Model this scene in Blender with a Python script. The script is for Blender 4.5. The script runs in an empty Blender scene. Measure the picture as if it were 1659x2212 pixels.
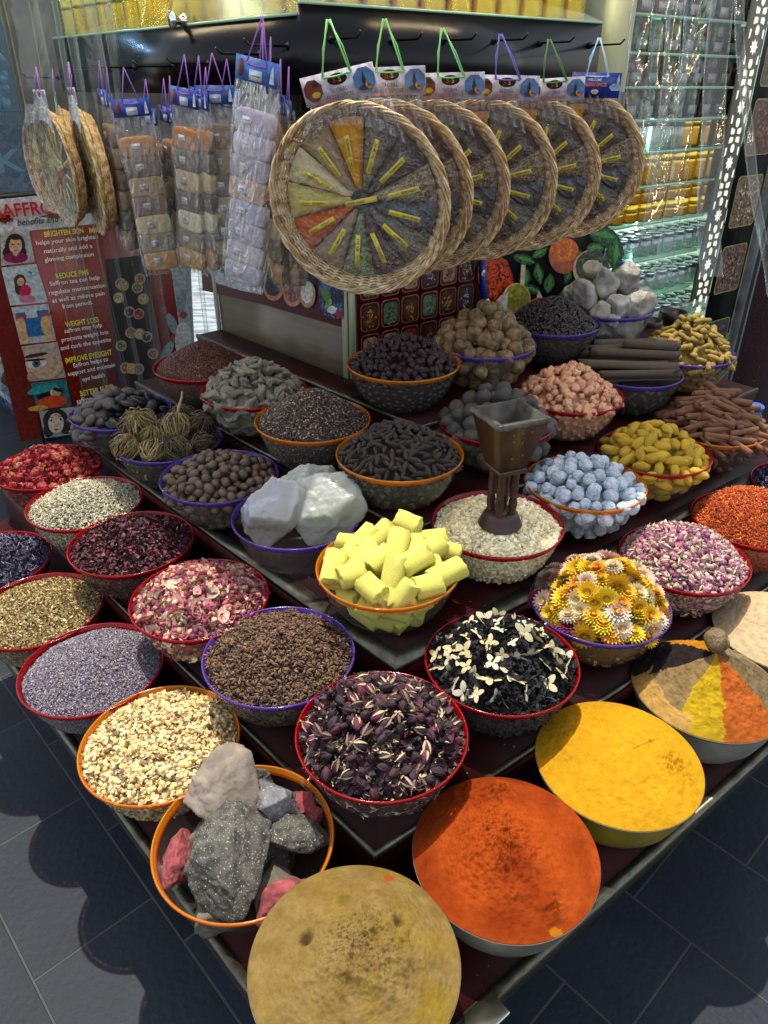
import bpy, math, random
import numpy as np
from mathutils import Vector, Matrix, Euler, noise
random.seed(7); rng = np.random.default_rng(11)
SC = bpy.context.scene; COL = SC.collection
H = 1.71; PITCH = math.radians(30); FPX = 1598.; PI = math.pi
# ------------------------------------------------------------------ measuring helpers (photo pixel -> place in the world)
def ray(px, py):
    a = (px-829.5)/FPX; b = (1106-py)/FPX
    return Vector((a, b*math.sin(PITCH)+math.cos(PITCH), b*math.cos(PITCH)-math.sin(PITCH)))
def onz(px, py, z):
    r = ray(px, py); t = (z-H)/r.z; return Vector((r.x*t, r.y*t, z))
def onp(px, py, n, c):
    r = ray(px, py); t = c/(n[0]*r.x+n[1]*r.y); return Vector((r.x*t, r.y*t, H+r.z*t))
uL = Vector((-.68, .733, 0)); uR = Vector((.795, .607, 0)); nL = Vector((-.733, -.68, 0)); nR = Vector((.607, -.795, 0))
Z3 = Vector((0, 0, 1))
# ------------------------------------------------------------------ colour and materials
def lin(h):
    h = h.lstrip('#'); r = []
    for i in (0, 2, 4):
        c = int(h[i:i+2], 16)/255; r.append(c/12.92 if c <= .04045 else ((c+.055)/1.055)**2.4)
    return tuple(r)
def c4(c): c = lin(c) if isinstance(c, str) else c; return (c[0], c[1], c[2], 1)
_M = {}
def newmat(name):
    m = bpy.data.materials.new(name); m.use_nodes = True; nt = m.node_tree; nt.nodes.clear()
    o = nt.nodes.new('ShaderNodeOutputMaterial'); return m, nt, o
def N(nt, t, **k):
    n = nt.nodes.new(t)
    for a, b in k.items():
        if a.startswith('i_'):
            n.inputs[a[2:].replace('_', ' ')].default_value = b
        else: setattr(n, a, b)
    return n
def pm(name, c1='#888888', c2=None, scale=20., rough=.6, bump=None, rnd=0, attr=False, metal=0., spec=.5, coat=0., detail=5., sss=0., emit=0., coord='Object', hue=0., ramp=(.35,.65), bump2=None, stretch=None):
    if name in _M: return _M[name]
    m, nt, o = newmat(name); L = nt.links.new
    p = N(nt, 'ShaderNodeBsdfPrincipled'); L(p.outputs[0], o.inputs[0])
    p.inputs['Roughness'].default_value = rough; p.inputs['Metallic'].default_value = metal
    p.inputs['Specular IOR Level'].default_value = spec; p.inputs['Coat Weight'].default_value = coat
    tc = N(nt, 'ShaderNodeTexCoord'); vec = tc.outputs[coord]
    if stretch:
        mp = N(nt, 'ShaderNodeMapping'); mp.inputs['Scale'].default_value = stretch; L(vec, mp.inputs[0]); vec = mp.outputs[0]
    if attr:
        a = N(nt, 'ShaderNodeAttribute', attribute_name='Col'); col = a.outputs['Color']
    else:
        rg = N(nt, 'ShaderNodeRGB'); rg.outputs[0].default_value = c4(c1); col = rg.outputs[0]
    if c2 is not None:
        nz = N(nt, 'ShaderNodeTexNoise', i_Scale=scale, i_Detail=detail); L(vec, nz.inputs['Vector'])
        mr = N(nt, 'ShaderNodeMapRange'); mr.inputs[1].default_value = ramp[0]; mr.inputs[2].default_value = ramp[1]; L(nz.outputs[0], mr.inputs[0])
        mx = N(nt, 'ShaderNodeMix', data_type='RGBA'); L(mr.outputs[0], mx.inputs[0]); L(col, mx.inputs[6])
        if attr:
            mu = N(nt, 'ShaderNodeMix', data_type='RGBA', blend_type='MULTIPLY'); mu.inputs[0].default_value = 1; L(col, mu.inputs[6]); mu.inputs[7].default_value = c4(c2); L(mu.outputs[2], mx.inputs[7])
        else: mx.inputs[7].default_value = c4(c2)
        col = mx.outputs[2]
    if rnd or hue:
        oi = N(nt, 'ShaderNodeObjectInfo'); mr = N(nt, 'ShaderNodeMapRange'); mr.inputs[3].default_value = 1-rnd; mr.inputs[4].default_value = 1+rnd; L(oi.outputs['Random'], mr.inputs[0])
        hs = N(nt, 'ShaderNodeHueSaturation'); L(mr.outputs[0], hs.inputs['Value']); L(col, hs.inputs['Color'])
        if hue:
            ml = N(nt, 'ShaderNodeMath', operation='MULTIPLY'); ml.inputs[1].default_value = 7.31; L(oi.outputs['Random'], ml.inputs[0])
            fr = N(nt, 'ShaderNodeMath', operation='FRACT'); L(ml.outputs[0], fr.inputs[0])
            m2 = N(nt, 'ShaderNodeMapRange'); m2.inputs[3].default_value = .5-hue; m2.inputs[4].default_value = .5+hue; L(fr.outputs[0], m2.inputs[0]); L(m2.outputs[0], hs.inputs['Hue'])
        col = hs.outputs[0]
    L(col, p.inputs['Base Color'])
    if bump:
        nz = N(nt, 'ShaderNodeTexNoise', i_Scale=bump[0], i_Detail=6.); L(vec, nz.inputs['Vector'])
        b = N(nt, 'ShaderNodeBump'); b.inputs['Strength'].default_value = bump[1]; b.inputs['Distance'].default_value = bump[2] if len(bump) > 2 else .003
        L(nz.outputs[0], b.inputs['Height']); last = b
        if bump2:
            vz = N(nt, 'ShaderNodeTexVoronoi', i_Scale=bump2[0]); L(vec, vz.inputs['Vector'])
            b2 = N(nt, 'ShaderNodeBump'); b2.inputs['Strength'].default_value = bump2[1]; b2.inputs['Distance'].default_value = bump2[2]
            L(vz.outputs[0], b2.inputs['Height']); L(b.outputs[0], b2.inputs['Normal']); last = b2
        L(last.outputs[0], p.inputs['Normal'])
    if sss:
        p.inputs['Subsurface Weight'].default_value = sss; p.inputs['Subsurface Scale'].default_value = .01
    if emit:
        L(col, p.inputs['Emission Color']); p.inputs['Emission Strength'].default_value = emit
    _M[name] = m; return m
def clear(name, tint='#ffffff', gloss=.12, rough=.08, body=0., bodycol='#cccccc', bump=None, fres=1.0, stretch=None):
    """thin clear plastic or glass sheet: mostly lets light straight through, some sheen"""
    if name in _M: return _M[name]
    m, nt, o = newmat(name); L = nt.links.new
    t = N(nt, 'ShaderNodeBsdfTransparent'); t.inputs[0].default_value = c4(tint)
    g = N(nt, 'ShaderNodeBsdfGlossy'); g.inputs['Roughness'].default_value = rough
    d = N(nt, 'ShaderNodeBsdfDiffuse'); d.inputs[0].default_value = c4(bodycol)
    m1 = N(nt, 'ShaderNodeMixShader'); m1.inputs[0].default_value = body; L(t.outputs[0], m1.inputs[1]); L(d.outputs[0], m1.inputs[2])
    lw = N(nt, 'ShaderNodeLayerWeight'); lw.inputs[0].default_value = .5; pw = N(nt, 'ShaderNodeMath', operation='POWER'); pw.inputs[1].default_value = 4.; L(lw.outputs['Facing'], pw.inputs[0])
    mr = N(nt, 'ShaderNodeMath', operation='MULTIPLY_ADD', use_clamp=True); mr.inputs[1].default_value = fres*.5; mr.inputs[2].default_value = gloss; L(pw.outputs[0], mr.inputs[0])
    m2 = N(nt, 'ShaderNodeMixShader'); L(mr.outputs[0], m2.inputs[0]); L(m1.outputs[0], m2.inputs[1]); L(g.outputs[0], m2.inputs[2])
    if bump:
        tc = N(nt, 'ShaderNodeTexCoord'); vec = tc.outputs['Object']
        if stretch:
            mp = N(nt, 'ShaderNodeMapping'); mp.inputs['Scale'].default_value = stretch; L(vec, mp.inputs[0]); vec = mp.outputs[0]
        nz = N(nt, 'ShaderNodeTexNoise', i_Scale=bump[0], i_Detail=3., i_Distortion=1.2); L(vec, nz.inputs['Vector'])
        b = N(nt, 'ShaderNodeBump'); b.inputs['Strength'].default_value = bump[1]; b.inputs['Distance'].default_value = bump[2]
        L(nz.outputs[0], b.inputs['Height'])
        for q in (g, d): L(b.outputs[0], q.inputs['Normal'])
        L(b.outputs[0], lw.inputs['Normal'])
    L(m2.outputs[0], o.inputs[0]); _M[name] = m; return m
# ------------------------------------------------------------------ mesh building
class T:   # template: vertices, flat loops, loop counts
    def __init__(s, V, F):
        s.V = np.array([tuple(v) for v in V], float).reshape(-1, 3); s.lp = np.array([i for f in F for i in f], int); s.ct = np.array([len(f) for f in F], int)
class MB:
    def __init__(s): s.V = []; s.lp = []; s.ct = []; s.C = []; s.mi = []; s.n = 0
    def add(s, t, M=None, col=(.5, .5, .5), mi=0):
        if isinstance(col, str): col = lin(col)
        V = t.V
        if M is not None:
            A = np.array(M); V = V @ A[:3, :3].T + A[:3, 3]
        s.V.append(V); s.lp.append(t.lp+s.n); s.ct.append(t.ct); s.C.append(np.tile(np.array(col)[:3], (len(V), 1))); s.mi.append(np.full(len(t.ct), mi)); s.n += len(V); return s
    def many(s, t, R, S, P, C, tc=None):
        """R k33, S k3, P k3, C k3 ; tc optional per-vertex multiplier of the template"""
        k = len(P); n = len(t.V)
        if k == 0: return s
        V = (t.V[None]*S[:, None, :]) @ np.transpose(R, (0, 2, 1)) + P[:, None, :]
        s.V.append(V.reshape(-1, 3)); off = (np.arange(k)*n)[:, None]+s.n
        s.lp.append((t.lp[None]+off).ravel()); s.ct.append(np.tile(t.ct, k))
        CC = np.repeat(C[:, None, :], n, 1)
        if tc is not None: CC = CC*tc[None]
        s.C.append(CC.reshape(-1, 3)); s.mi.append(np.zeros(k*len(t.ct), int)); s.n += k*n; return s
    def mesh(s, name, mats, smooth=False):
        me = bpy.data.meshes.new(name); V = np.concatenate(s.V); lp = np.concatenate(s.lp); ct = np.concatenate(s.ct)
        me.vertices.add(len(V)); me.vertices.foreach_set('co', V.ravel()); me.loops.add(len(lp)); me.loops.foreach_set('vertex_index', lp)
        me.polygons.add(len(ct)); me.polygons.foreach_set('loop_start', np.concatenate([[0], np.cumsum(ct)[:-1]])); me.polygons.foreach_set('loop_total', ct)
        if smooth: me.polygons.foreach_set('use_smooth', np.ones(len(ct), bool))
        for m in (mats if isinstance(mats, (list, tuple)) else [mats]): me.materials.append(m)
        me.polygons.foreach_set('material_index', np.concatenate(s.mi))
        me.update(calc_edges=True); me.validate()
        ca = me.color_attributes.new('Col', 'FLOAT_COLOR', 'POINT'); C = np.concatenate(s.C); C = np.hstack([C, np.ones((len(C), 1))])
        if len(me.vertices) == len(C): ca.data.foreach_set('color', C.ravel())
        return me
    def build(s, name, mats, parent=None, smooth=False): return link(name, s.mesh(name, mats, smooth), parent)
def link(name, me, parent=None, M=None):
    o = bpy.data.objects.new(name, me); COL.objects.link(o)
    if parent is not None: o.parent = parent
    if M is not None: o.matrix_world = M if parent is None else M
    return o
def tag(o, label=None, cat=None, group=None, kind=None):
    if label: o['label'] = label
    if cat: o['category'] = cat
    if group: o['group'] = group
    if kind: o['kind'] = kind
    return o
def empty(name, loc=(0, 0, 0), rot=(0, 0, 0)):
    o = bpy.data.objects.new(name, None); COL.objects.link(o); o.location = loc; o.rotation_euler = rot; o.empty_display_size = .05; return o
def kids(o): return [c for c in bpy.data.objects if c.parent == o]
def copytree(o, parent=None):
    c = o.copy(); COL.objects.link(c); c.parent = parent
    for ch in kids(o): copytree(ch, c)
    return c
TR = Matrix.Translation
def RX(a): return Matrix.Rotation(a, 4, 'X')
def RY(a): return Matrix.Rotation(a, 4, 'Y')
def RZ(a): return Matrix.Rotation(a, 4, 'Z')
def SCL(x, y, z): return Matrix.Diagonal((x, y, z, 1))
def frame(P, x, z):   # matrix with x axis, z(normal) axis
    x = Vector(x).normalized(); z = Vector(z).normalized(); y = z.cross(x).normalized(); x = y.cross(z)
    M = Matrix((x, y, z)).transposed().to_4x4(); M.translation = Vector(P); return M
def box(x0, x1, y0, y1, z0, z1, bev=0.):
    if bev <= 0:
        V = [(x, y, z) for z in (z0, z1) for y in (y0, y1) for x in (x0, x1)]
        return T(V, [(0, 2, 3, 1), (4, 5, 7, 6), (0, 1, 5, 4), (1, 3, 7, 5), (3, 2, 6, 7), (2, 0, 4, 6)])
    V = []; F = []; n = 8
    def ring(z, ins):
        r = []
        for cx, cy, a0 in ((x1-bev, y1-bev, 0), (x0+bev, y1-bev, 1), (x0+bev, y0+bev, 2), (x1-bev, y0+bev, 3)):
            for a in (0, .5, 1):
                q = (a0+a)*PI/2; rr = bev-ins; r.append((cx+rr*math.cos(q), cy+rr*math.sin(q), z))
        return r
    b = bev*.6; R = [ring(z0, b), ring(z0+b, 0), ring(z1-b, 0), ring(z1, b)]
    for r in R: V += r
    for k in range(3):
        for i in range(12): F.append((k*12+i, k*12+(i+1) % 12, (k+1)*12+(i+1) % 12, (k+1)*12+i))
    F.append(tuple(range(11, -1, -1))); F.append(tuple(range(36, 48))); return T(V, F)
def lathe(pts, seg=48, cap0=False, cap1=False, a0=0, a1=2*PI):
    V = []; F = []; full = abs(a1-a0-2*PI) < 1e-6; n = seg if full else seg+1
    for r, z in pts:
        for i in range(n):
            a = a0+(a1-a0)*i/seg; V.append((r*math.cos(a), r*math.sin(a), z))
    for k in range(len(pts)-1):
        for i in range(seg):
            j = (i+1) % n; F.append((k*n+i, k*n+j, (k+1)*n+j, (k+1)*n+i))
    if cap0: F.append(tuple(range(n-1, -1, -1)))
    if cap1: F.append(tuple((len(pts)-1)*n+i for i in range(n)))
    return T(V, F)
def tube(path, rad, seg=6, flat=1., closed=False):
    P = [Vector(p) for p in path]; V = []; F = []; n = len(P)
    rad = rad if hasattr(rad, '__len__') else [rad]*n
    up = Vector((0.13, 0.21, .97))
    for i, p in enumerate(P):
        if closed: d = P[(i+1) % n]-P[i-1]
        else: d = P[min(i+1, n-1)]-P[max(i-1, 0)]
        d.normalize(); a = d.cross(up)
        if a.length < .1: a = d.cross(Vector((1, 0, 0)))
        a.normalize(); b = a.cross(d)
        for k in range(seg):
            q = 2*PI*k/seg; V.append(p+a*math.cos(q)*rad[i]+b*math.sin(q)*rad[i]*flat)
    for i in range(n if closed else n-1):
        for k in range(seg):
            j = (k+1) % seg; i2 = (i+1) % n; F.append((i*seg+k, i*seg+j, i2*seg+j, i2*seg+k))
    if not closed:
        F.append(tuple(range(seg-1, -1, -1))); F.append(tuple((n-1)*seg+k for k in range(seg)))
    return T(V, F)
def ico(sub=2):
    import bmesh
    bm = bmesh.new(); bmesh.ops.create_icosphere(bm, subdivisions=sub, radius=1)
    V = [v.co.copy() for v in bm.verts]; F = [tuple(v.index for v in f.verts) for f in bm.faces]; bm.free(); return T(V, F)
ICO = {k: ico(k) for k in (1, 2, 3, 4, 5)}
def blob(sub, s, amp, freq, seed, amp2=0., facet=0):
    t = ICO[sub]; V = []
    for v in t.V:
        v = Vector(v); k = 1+amp*noise.noise(v*freq+Vector((seed*3.1, seed, 0)))
        if amp2: k += amp2*noise.noise(v*freq*3.3+Vector((0, seed*1.7, 5)))
        w = v*k; V.append((w.x*s[0], w.y*s[1], w.z*s[2]))
    if facet:   # chop with planes so the lump shows broken faces
        rr = random.Random(seed); V = [Vector(v) for v in V]; m = sum(s)/3
        for _ in range(facet):
            d = Vector((rr.uniform(-1, 1), rr.uniform(-1, 1), rr.uniform(-1, 1))).normalized(); lim = rr.uniform(.70, .90)*math.sqrt((d.x*s[0])**2+(d.y*s[1])**2+(d.z*s[2])**2)
            for v in V:
                e = v.dot(d)
                if e > lim: v -= d*(e-lim)*.85
    return T(V, [tuple(f) for f in t.lp.reshape(-1, 3)])
OCT = T([(1, 0, 0), (-1, 0, 0), (0, 1, 0), (0, -1, 0), (0, 0, 1), (0, 0, -1)], [(0, 2, 4), (2, 1, 4), (1, 3, 4), (3, 0, 4), (2, 0, 5), (1, 2, 5), (3, 1, 5), (0, 3, 5)])
SLV = T([(-1, -.3, 0), (-.3, -1, .25), (.5, -.8, .1), (1, 0, .3), (.5, .8, .1), (-.3, 1, .25), (0, 0, -.35)], [(6, 0, 1), (6, 1, 2), (6, 2, 3), (6, 3, 4), (6, 4, 5), (6, 5, 0)])   # curled flake
BAR = box(-1, 1, -1, 1, -1, 1)
CURL = T([(math.cos(a)*1., s_, math.sin(a)*.8) for a in np.linspace(.2, 2.9, 5) for s_ in (-.35, .35)], [(2*i, 2*i+1, 2*i+3, 2*i+2) for i in range(4)])
def rotm(k, flat=.5):
    """k random rotations, mostly lying flat when flat is small"""
    yaw = rng.uniform(0, 2*PI, k); tx = rng.normal(0, flat, k); ty = rng.normal(0, flat, k)
    cz, sz, cx, sx, cy, sy = np.cos(yaw), np.sin(yaw), np.cos(tx), np.sin(tx), np.cos(ty), np.sin(ty); o = np.zeros(k); i = np.ones(k)
    A = np.array([[cz, -sz, o], [sz, cz, o], [o, o, i]]).transpose(2, 0, 1); B = np.array([[i, o, o], [o, cx, -sx], [o, sx, cx]]).transpose(2, 0, 1); C = np.array([[cy, o, sy], [o, i, o], [-sy, o, cy]]).transpose(2, 0, 1)
    return C @ B @ A
def pal(cols, w, k, jit=.18):
    C = np.array([lin(c) for c in cols]); w = np.array(w, float); idx = rng.choice(len(C), k, p=w/w.sum())
    return np.clip(C[idx]*rng.normal(1, jit, (k, 1)), 0.002, .95)
def text(s, width=None, height=None, bold=0., italic=0.):
    cu = bpy.data.curves.new('lettering', 'FONT'); cu.body = s; cu.align_x = 'CENTER'; cu.align_y = 'CENTER'; cu.size = 1; cu.offset = bold; cu.resolution_u = 3; cu.shear = italic; cu.space_line = .95
    o = bpy.data.objects.new('tmp', cu); COL.objects.link(o); bpy.context.view_layer.update()
    me = bpy.data.meshes.new_from_object(o); bpy.data.objects.remove(o)
    V = np.array([v.co[:] for v in me.vertices]).reshape(-1, 3); F = [tuple(p.vertices) for p in me.polygons]; bpy.data.meshes.remove(me)
    if len(V) == 0: return T([(0, 0, 0), (0, 0, 0), (0, 0, 0)], [(0, 1, 2)])
    c = (V.min(0)+V.max(0))/2; V = V-c; w = V[:, 0].max()*2; h = V[:, 1].max()*2
    if width and height: V[:, 0] *= width/w; V[:, 1] *= height/h
    elif width: V *= width/w
    elif height: V *= height/h
    V[:, 2] = 0
    return T(V, F)
# ------------------------------------------------------------------ heights of the stepped stand
TOP = [.50, .612, .724, .836, .948]; LC = [-.268, -.513, -.762, -1.010, -1.262]; RC = [-.382, -.622, -.858, -1.10, -1.34]
BH = .12
def corner(l, r):  # point with nL.P=l and nR.P=r
    a = np.array([[nL.x, nL.y], [nR.x, nR.y]]); p = np.linalg.solve(a, [l, r]); return Vector((p[0], p[1], 0))
M_panel = pm('dark_red_lacquer', '#330805', '#1a0403', 9, .5, (60, .12, .001), spec=.15)
M_steel = pm('brushed_steel', '#6d6a5c', '#4d4a40', 40, .4, (200, .15, .0005), metal=.85, stretch=(1, 1, 8))
M_riser = pm('black_glass_riser', '#0a0706', '#160a08', 6, .12)
SL, SR = 2.33, 2.40
def lend(P, s): return P+uL*(s-P.dot(uL))
def rend(P, s): return P+uR*(s-P.dot(uR))
stand = empty('display_stand', (0, .9, 0)); tag(stand, 'stepped dark red display stand with steel edges holding all the spice bowls', 'display stand')
KC = Vector((-.1035, 2.125, 0))           # corner of the kiosk
BACKL, BACKR = KC.dot(nL)-.0, KC.dot(nR)-.0
def prism(poly, z0, z1):
    n = len(poly); V = [(p.x, p.y, z0) for p in poly]+[(p.x, p.y, z1) for p in poly]
    F = [tuple(range(n-1, -1, -1)), tuple(range(n, 2*n))]+[(i, (i+1) % n, n+(i+1) % n, n+i) for i in range(n)]; return T(V, F)
def strip(A, B, inw, w, z0, z1): return prism([A, B, B+inw*w, A+inw*w], z0, z1)
def chev(l0, r0, l1, r1):     # chevron between outer lines l0,r0 and inner l1,r1 (as two quads)
    A = corner(l0, r0); a = corner(l1, r1)
    return [A, lend(A, SL), lend(a, SL), a], [A, a, rend(a, SR), rend(A, SR)]
names = 5
inv = Matrix.Translation(-stand.location)
for k in range(5):
    l0, r0 = LC[k], RC[k]
    l1, r1 = (LC[k+1]-.04, RC[k+1]-.04) if k < 4 else (BACKL+.01, BACKR+.01)
    q1, q2 = chev(l0, r0, l1, r1); zt = TOP[k]; zb = zt-.035 if k == 0 else TOP[k-1]-.002
    mb = MB()
    for q in (q1, q2[::1]):
        # make counter-clockwise
        ar = sum(q[i].x*q[(i+1) % 4].y-q[(i+1) % 4].x*q[i].y for i in range(4)); q = q if ar > 0 else q[::-1]
        mb.add(prism(q, zb, zt))
    mb.build('step', [M_panel] if k else [M_panel], stand).data.transform(inv)
    A = corner(l0, r0); e = MB()
    ts = .012 if k == 0 else (.035 if k == 2 else .006)
    for P, Q in ((A, lend(A, SL)), (A, rend(A, SR))):
        isL = (Q-A).x < 0; n = nL if isL else nR
        a2 = corner(l0-ts, r0-ts)
        q = [P+n*.003, Q+n*.003, Q-n*ts, a2] if True else None
        q[0] = corner(l0+.003, r0+.003)
        ar = sum(q[i].x*q[(i+1) % 4].y-q[(i+1) % 4].x*q[i].y for i in range(4)); q = q if ar > 0 else q[::-1]
        e.add(prism(q, zt-(.038 if k == 0 else .010), zt+.003))
    e.build('edge_trim', M_steel, stand).data.transform(inv)
A0 = corner(LC[0], RC[0])
for P in (A0+Vector((0, .42, 0)), lend(A0, SL-.1)-nL*.3, rend(A0, SR-.1)-nR*.3, lend(A0, 1.3)-nL*.34, rend(A0, 1.4)-nR*.34):
    b = MB(); b.add(box(P.x-.018, P.x+.018, P.y-.018, P.y+.018, .0, .464, .004)); b.add(box(P.x-.03, P.x+.03, P.y-.03, P.y+.03, 0.001, .012, .004)); b.build('leg', M_steel, stand).data.transform(inv)
c = MB(); cc = onz(1030, 2215, .503); c.add(box(-.05, .05, -.02, .02, 0, .006, .002), frame((cc.x, cc.y, .504), uR, Z3)); c.build('corner_bracket', pm('bright_steel', '#c9c4b4', None, rough=.2, metal=1), stand).data.transform(inv)

# ------------------------------------------------------------------ bowls
M_body = clear('clear_bowl_plastic', '#f2f2ee', .03, .06, .05, '#b8b8b0', fres=1.1)
RIMC = dict(red='#a80c18', amber='#d8861a', purple='#684aa8')
def rim_mat(c):
    name = 'translucent_%s_plastic' % c
    if name in _M: return _M[name]
    m, nt, o = newmat(name); L = nt.links.new
    t = N(nt, 'ShaderNodeBsdfTransparent'); t.inputs[0].default_value = c4(dict(red='#d0606a', amber='#f0b050', purple='#b4a4e0')[c]); p = N(nt, 'ShaderNodeBsdfPrincipled'); p.inputs['Base Color'].default_value = c4(RIMC[c]); p.inputs['Roughness'].default_value = .14; p.inputs['Coat Weight'].default_value = .5
    mx = N(nt, 'ShaderNodeMixShader'); mx.inputs[0].default_value = .40; L(t.outputs[0], mx.inputs[1]); L(p.outputs[0], mx.inputs[2]); L(mx.outputs[0], o.inputs[0]); _M[name] = m; return m
PROF = [(.066, .0), (.078, .002), (.098, .016), (.116, .038), (.129, .062), (.138, .086), (.1425, .104)]
def wall_r(z): return float(np.interp(z, [p[1] for p in PROF], [p[0] for p in PROF]))
body_me = MB().add(lathe([(.001, .001)]+PROF, 72)).mesh('bowl_body', M_body, True)
rim_pts = [(.1428, .1065), (.1455, .1070), (.1458, .1095), (.1478, .1102), (.1480, .1130), (.1502, .1142), (.1512, .1175), (.1502, .1204), (.1484, .1208), (.1466, .1190), (.1460, .1150), (.1440, .1135), (.1436, .1100), (.1420, .1065), (.1428, .1065)]
rim_me = {c: MB().add(lathe(rim_pts, 96)).mesh('rim', rim_mat(c), True) for c in RIMC}
M_steelb = pm('dull_pale_steel', '#b9b5a6', '#8f8b7e', 8, .32, metal=.55)
M_yplas = pm('yellow_dusted_bowl', '#6a5a1c', '#8f7a26', 12, .4)
ob_prof = [(.001, .001), (.085, .001), (.105, .012), (.124, .04), (.137, .075), (.1445, .108), (.1485, .1195), (.1505, .1205), (.1508, .119), (.1475, .115)]
ob_me = {}
for nm, mm in (('steel', M_steelb), ('ydust', M_yplas)):
    ob_me[nm] = MB().add(lathe(ob_prof, 96)).mesh('bowl_body', mm, True)
def bowl(pos, rimc, label, small=1.):
    e = empty('plastic_bowl', pos, (0, 0, rng.uniform(0, 6))); tag(e, label, 'bowl', 'bowls set out on the stepped stand')
    if rimc in ob_me: e.name = 'metal_bowl'; link('bowl_body', ob_me[rimc], e); link('rim', MB().add(lathe([(.1500, .1165), (.1516, .1175), (.1519, .1195), (.1508, .1208), (.149, .1195)], 96)).mesh('rim', pm('rim_metal', '#8f8870', None, rough=.4, metal=.5), True), e)
    else: link('bowl_body', body_me, e); link('rim', rim_me[rimc], e)
    e.scale = (small,)*3
    return e
# ------------------------------------------------------------------ heaps
def dome_z(x, y, h, R=.142, p=1.7, sd=0., amp=.004):
    r = np.hypot(x, y)/R; z = .106+h*(1-np.clip(r, 0, 1)**p)
    return z+amp*np.sin(x*37+sd)*np.cos(y*41+sd*2)
def fill_core(mb, h, col, p=1.7, sink=.004, sd=0., R=.138, rw=.965):
    V = []; F = []; n = 48; rings = [(.001, .004)]+[(r*rw, z+.002) for r, z in PROF]
    pts = [(r, z, 0) for r, z in rings]+[(R*q, None, 1) for q in (1., .85, .7, .55, .4, .25, .1)]
    for r, z, f in pts:
        for i in range(n):
            a = 2*PI*i/n; x, y = r*math.cos(a), r*math.sin(a); V.append((x, y, z if not f else float(dome_z(x, y, h, p=p, sd=sd))-sink))
    for k in range(len(pts)-1):
        for i in range(n): j = (i+1) % n; F.append((k*n+i, k*n+j, (k+1)*n+j, (k+1)*n+i))
    F.append(tuple(range(n-1, -1, -1))); F.append(tuple((len(pts)-1)*n+i for i in range(n)))
    mb.add(T(V, F), None, col)
def tilt_to(R, nx, ny, nz):
    """rotate each R so local z follows the normals"""
    k = len(nx); n = np.stack([nx, ny, nz], 1); n /= np.linalg.norm(n, axis=1)[:, None]
    v = np.cross(np.tile([0, 0, 1.], (k, 1)), n); c = n[:, 2]; K = np.zeros((k, 3, 3)); K[:, 0, 1] = -v[:, 2]; K[:, 0, 2] = v[:, 1]; K[:, 1, 0] = v[:, 2]; K[:, 1, 2] = -v[:, 0]; K[:, 2, 0] = -v[:, 1]; K[:, 2, 1] = v[:, 0]
    A = np.eye(3)[None]+K+K@K/(1+c)[:, None, None]; return A @ R
def heap(pos, name, label, mat, h, n, kinds, core, wall=.35, p=1.7, flat=.45, lift=.001, smooth=False, cat='spice heap', R=.141, sd=0., rot=None, core_sink=.004, wallmul=1.):
    """kinds: list of (template, size xyz, size jitter, palette, weights, share)"""
    mb = MB(); fill_core(mb, h, [min(.8, c_*1.7) for c_ in lin(core)], p=p, sd=sd, sink=core_sink)
    for t, s, sj, cols, w, share in kinds:
        k = int(n*share); rr = R*np.sqrt(rng.uniform(0, 1, k)); a = rng.uniform(0, 2*PI, k); x, y = rr*np.cos(a), rr*np.sin(a); z = dome_z(x, y, h, p=p, sd=sd)+rng.uniform(-.6, 1., k)*max(s)*.5+lift
        e = 1e-3; gx = (dome_z(x+e, y, h, p=p, sd=sd)-dome_z(x-e, y, h, p=p, sd=sd))/(2*e); gy = (dome_z(x, y+e, h, p=p, sd=sd)-dome_z(x, y-e, h, p=p, sd=sd))/(2*e)
        Rm = tilt_to(rotm(k, flat), -gx, -gy, np.ones(k)); sc = np.array(s)[None]*np.clip(rng.normal(1, sj, (k, 1)), .45, 1.8)
        mb.many(t, Rm, sc, np.stack([x, y, z], 1), pal(cols, w, k))
        kw = int(k*wall*2.); zz = .008+.1*np.sqrt(rng.uniform(0, 1, kw)); a = rng.uniform(0, 2*PI, kw); rw = np.array([wall_r(q) for q in zz])*.972-min(s)*.4; x, y = rw*np.cos(a), rw*np.sin(a)
        Rm = tilt_to(rotm(kw, .25), np.cos(a), np.sin(a), np.full(kw, -.4)); sc = np.array(s)[None]*np.clip(rng.normal(1, sj, (kw, 1)), .45, 1.5)*wallmul
        mb.many(t, Rm, sc, np.stack([x, y, zz], 1), pal(cols, w, kw))
    o = mb.build(name, mat, None, smooth); o.location = pos; o.rotation_euler = (0, 0, rng.uniform(-.4, .4)); tag(o, label, cat, kind='stuff'); return o
def powder(pos, name, label, mat, h, p, fx, colfn, cat='spice powder', R=.1512):
    rings, seg = 150, 300; V = []; F = []; C = []
    for i in range(rings+1):
        r = R*i/rings
        for j in range(seg):
            a = 2*PI*j/seg; x, y = r*math.cos(a), r*math.sin(a); q = r/R
            V.append((x, y, .1212+h*(1-q**p)+(fx(x, y)*2.2*(1-q**8)+.0009*nz(x, y, 240, 3, 2)*(1-q**8)))); C.append(colfn(x, y))
    for i in range(rings):
        for j in range(seg): k = (j+1) % seg; F.append((i*seg+j, (i+1)*seg+j, (i+1)*seg+k, i*seg+k))
    n0 = len(V)
    for j in range(seg): a = 2*PI*j/seg; V.append((R*.975*math.cos(a), R*.975*math.sin(a), .112)); C.append(C[0])
    for j in range(seg): k = (j+1) % seg; F.append((rings*seg+j, n0+j, n0+k, rings*seg+k))
    mb = MB(); mb.add(T(V, F)); mb.C = [np.array([(lin(c) if isinstance(c, str) else c)[:3] for c in C])*.74]
    o = mb.build(name, mat, None, True); o.location = pos; tag(o, label, cat, kind='stuff'); return o
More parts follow.
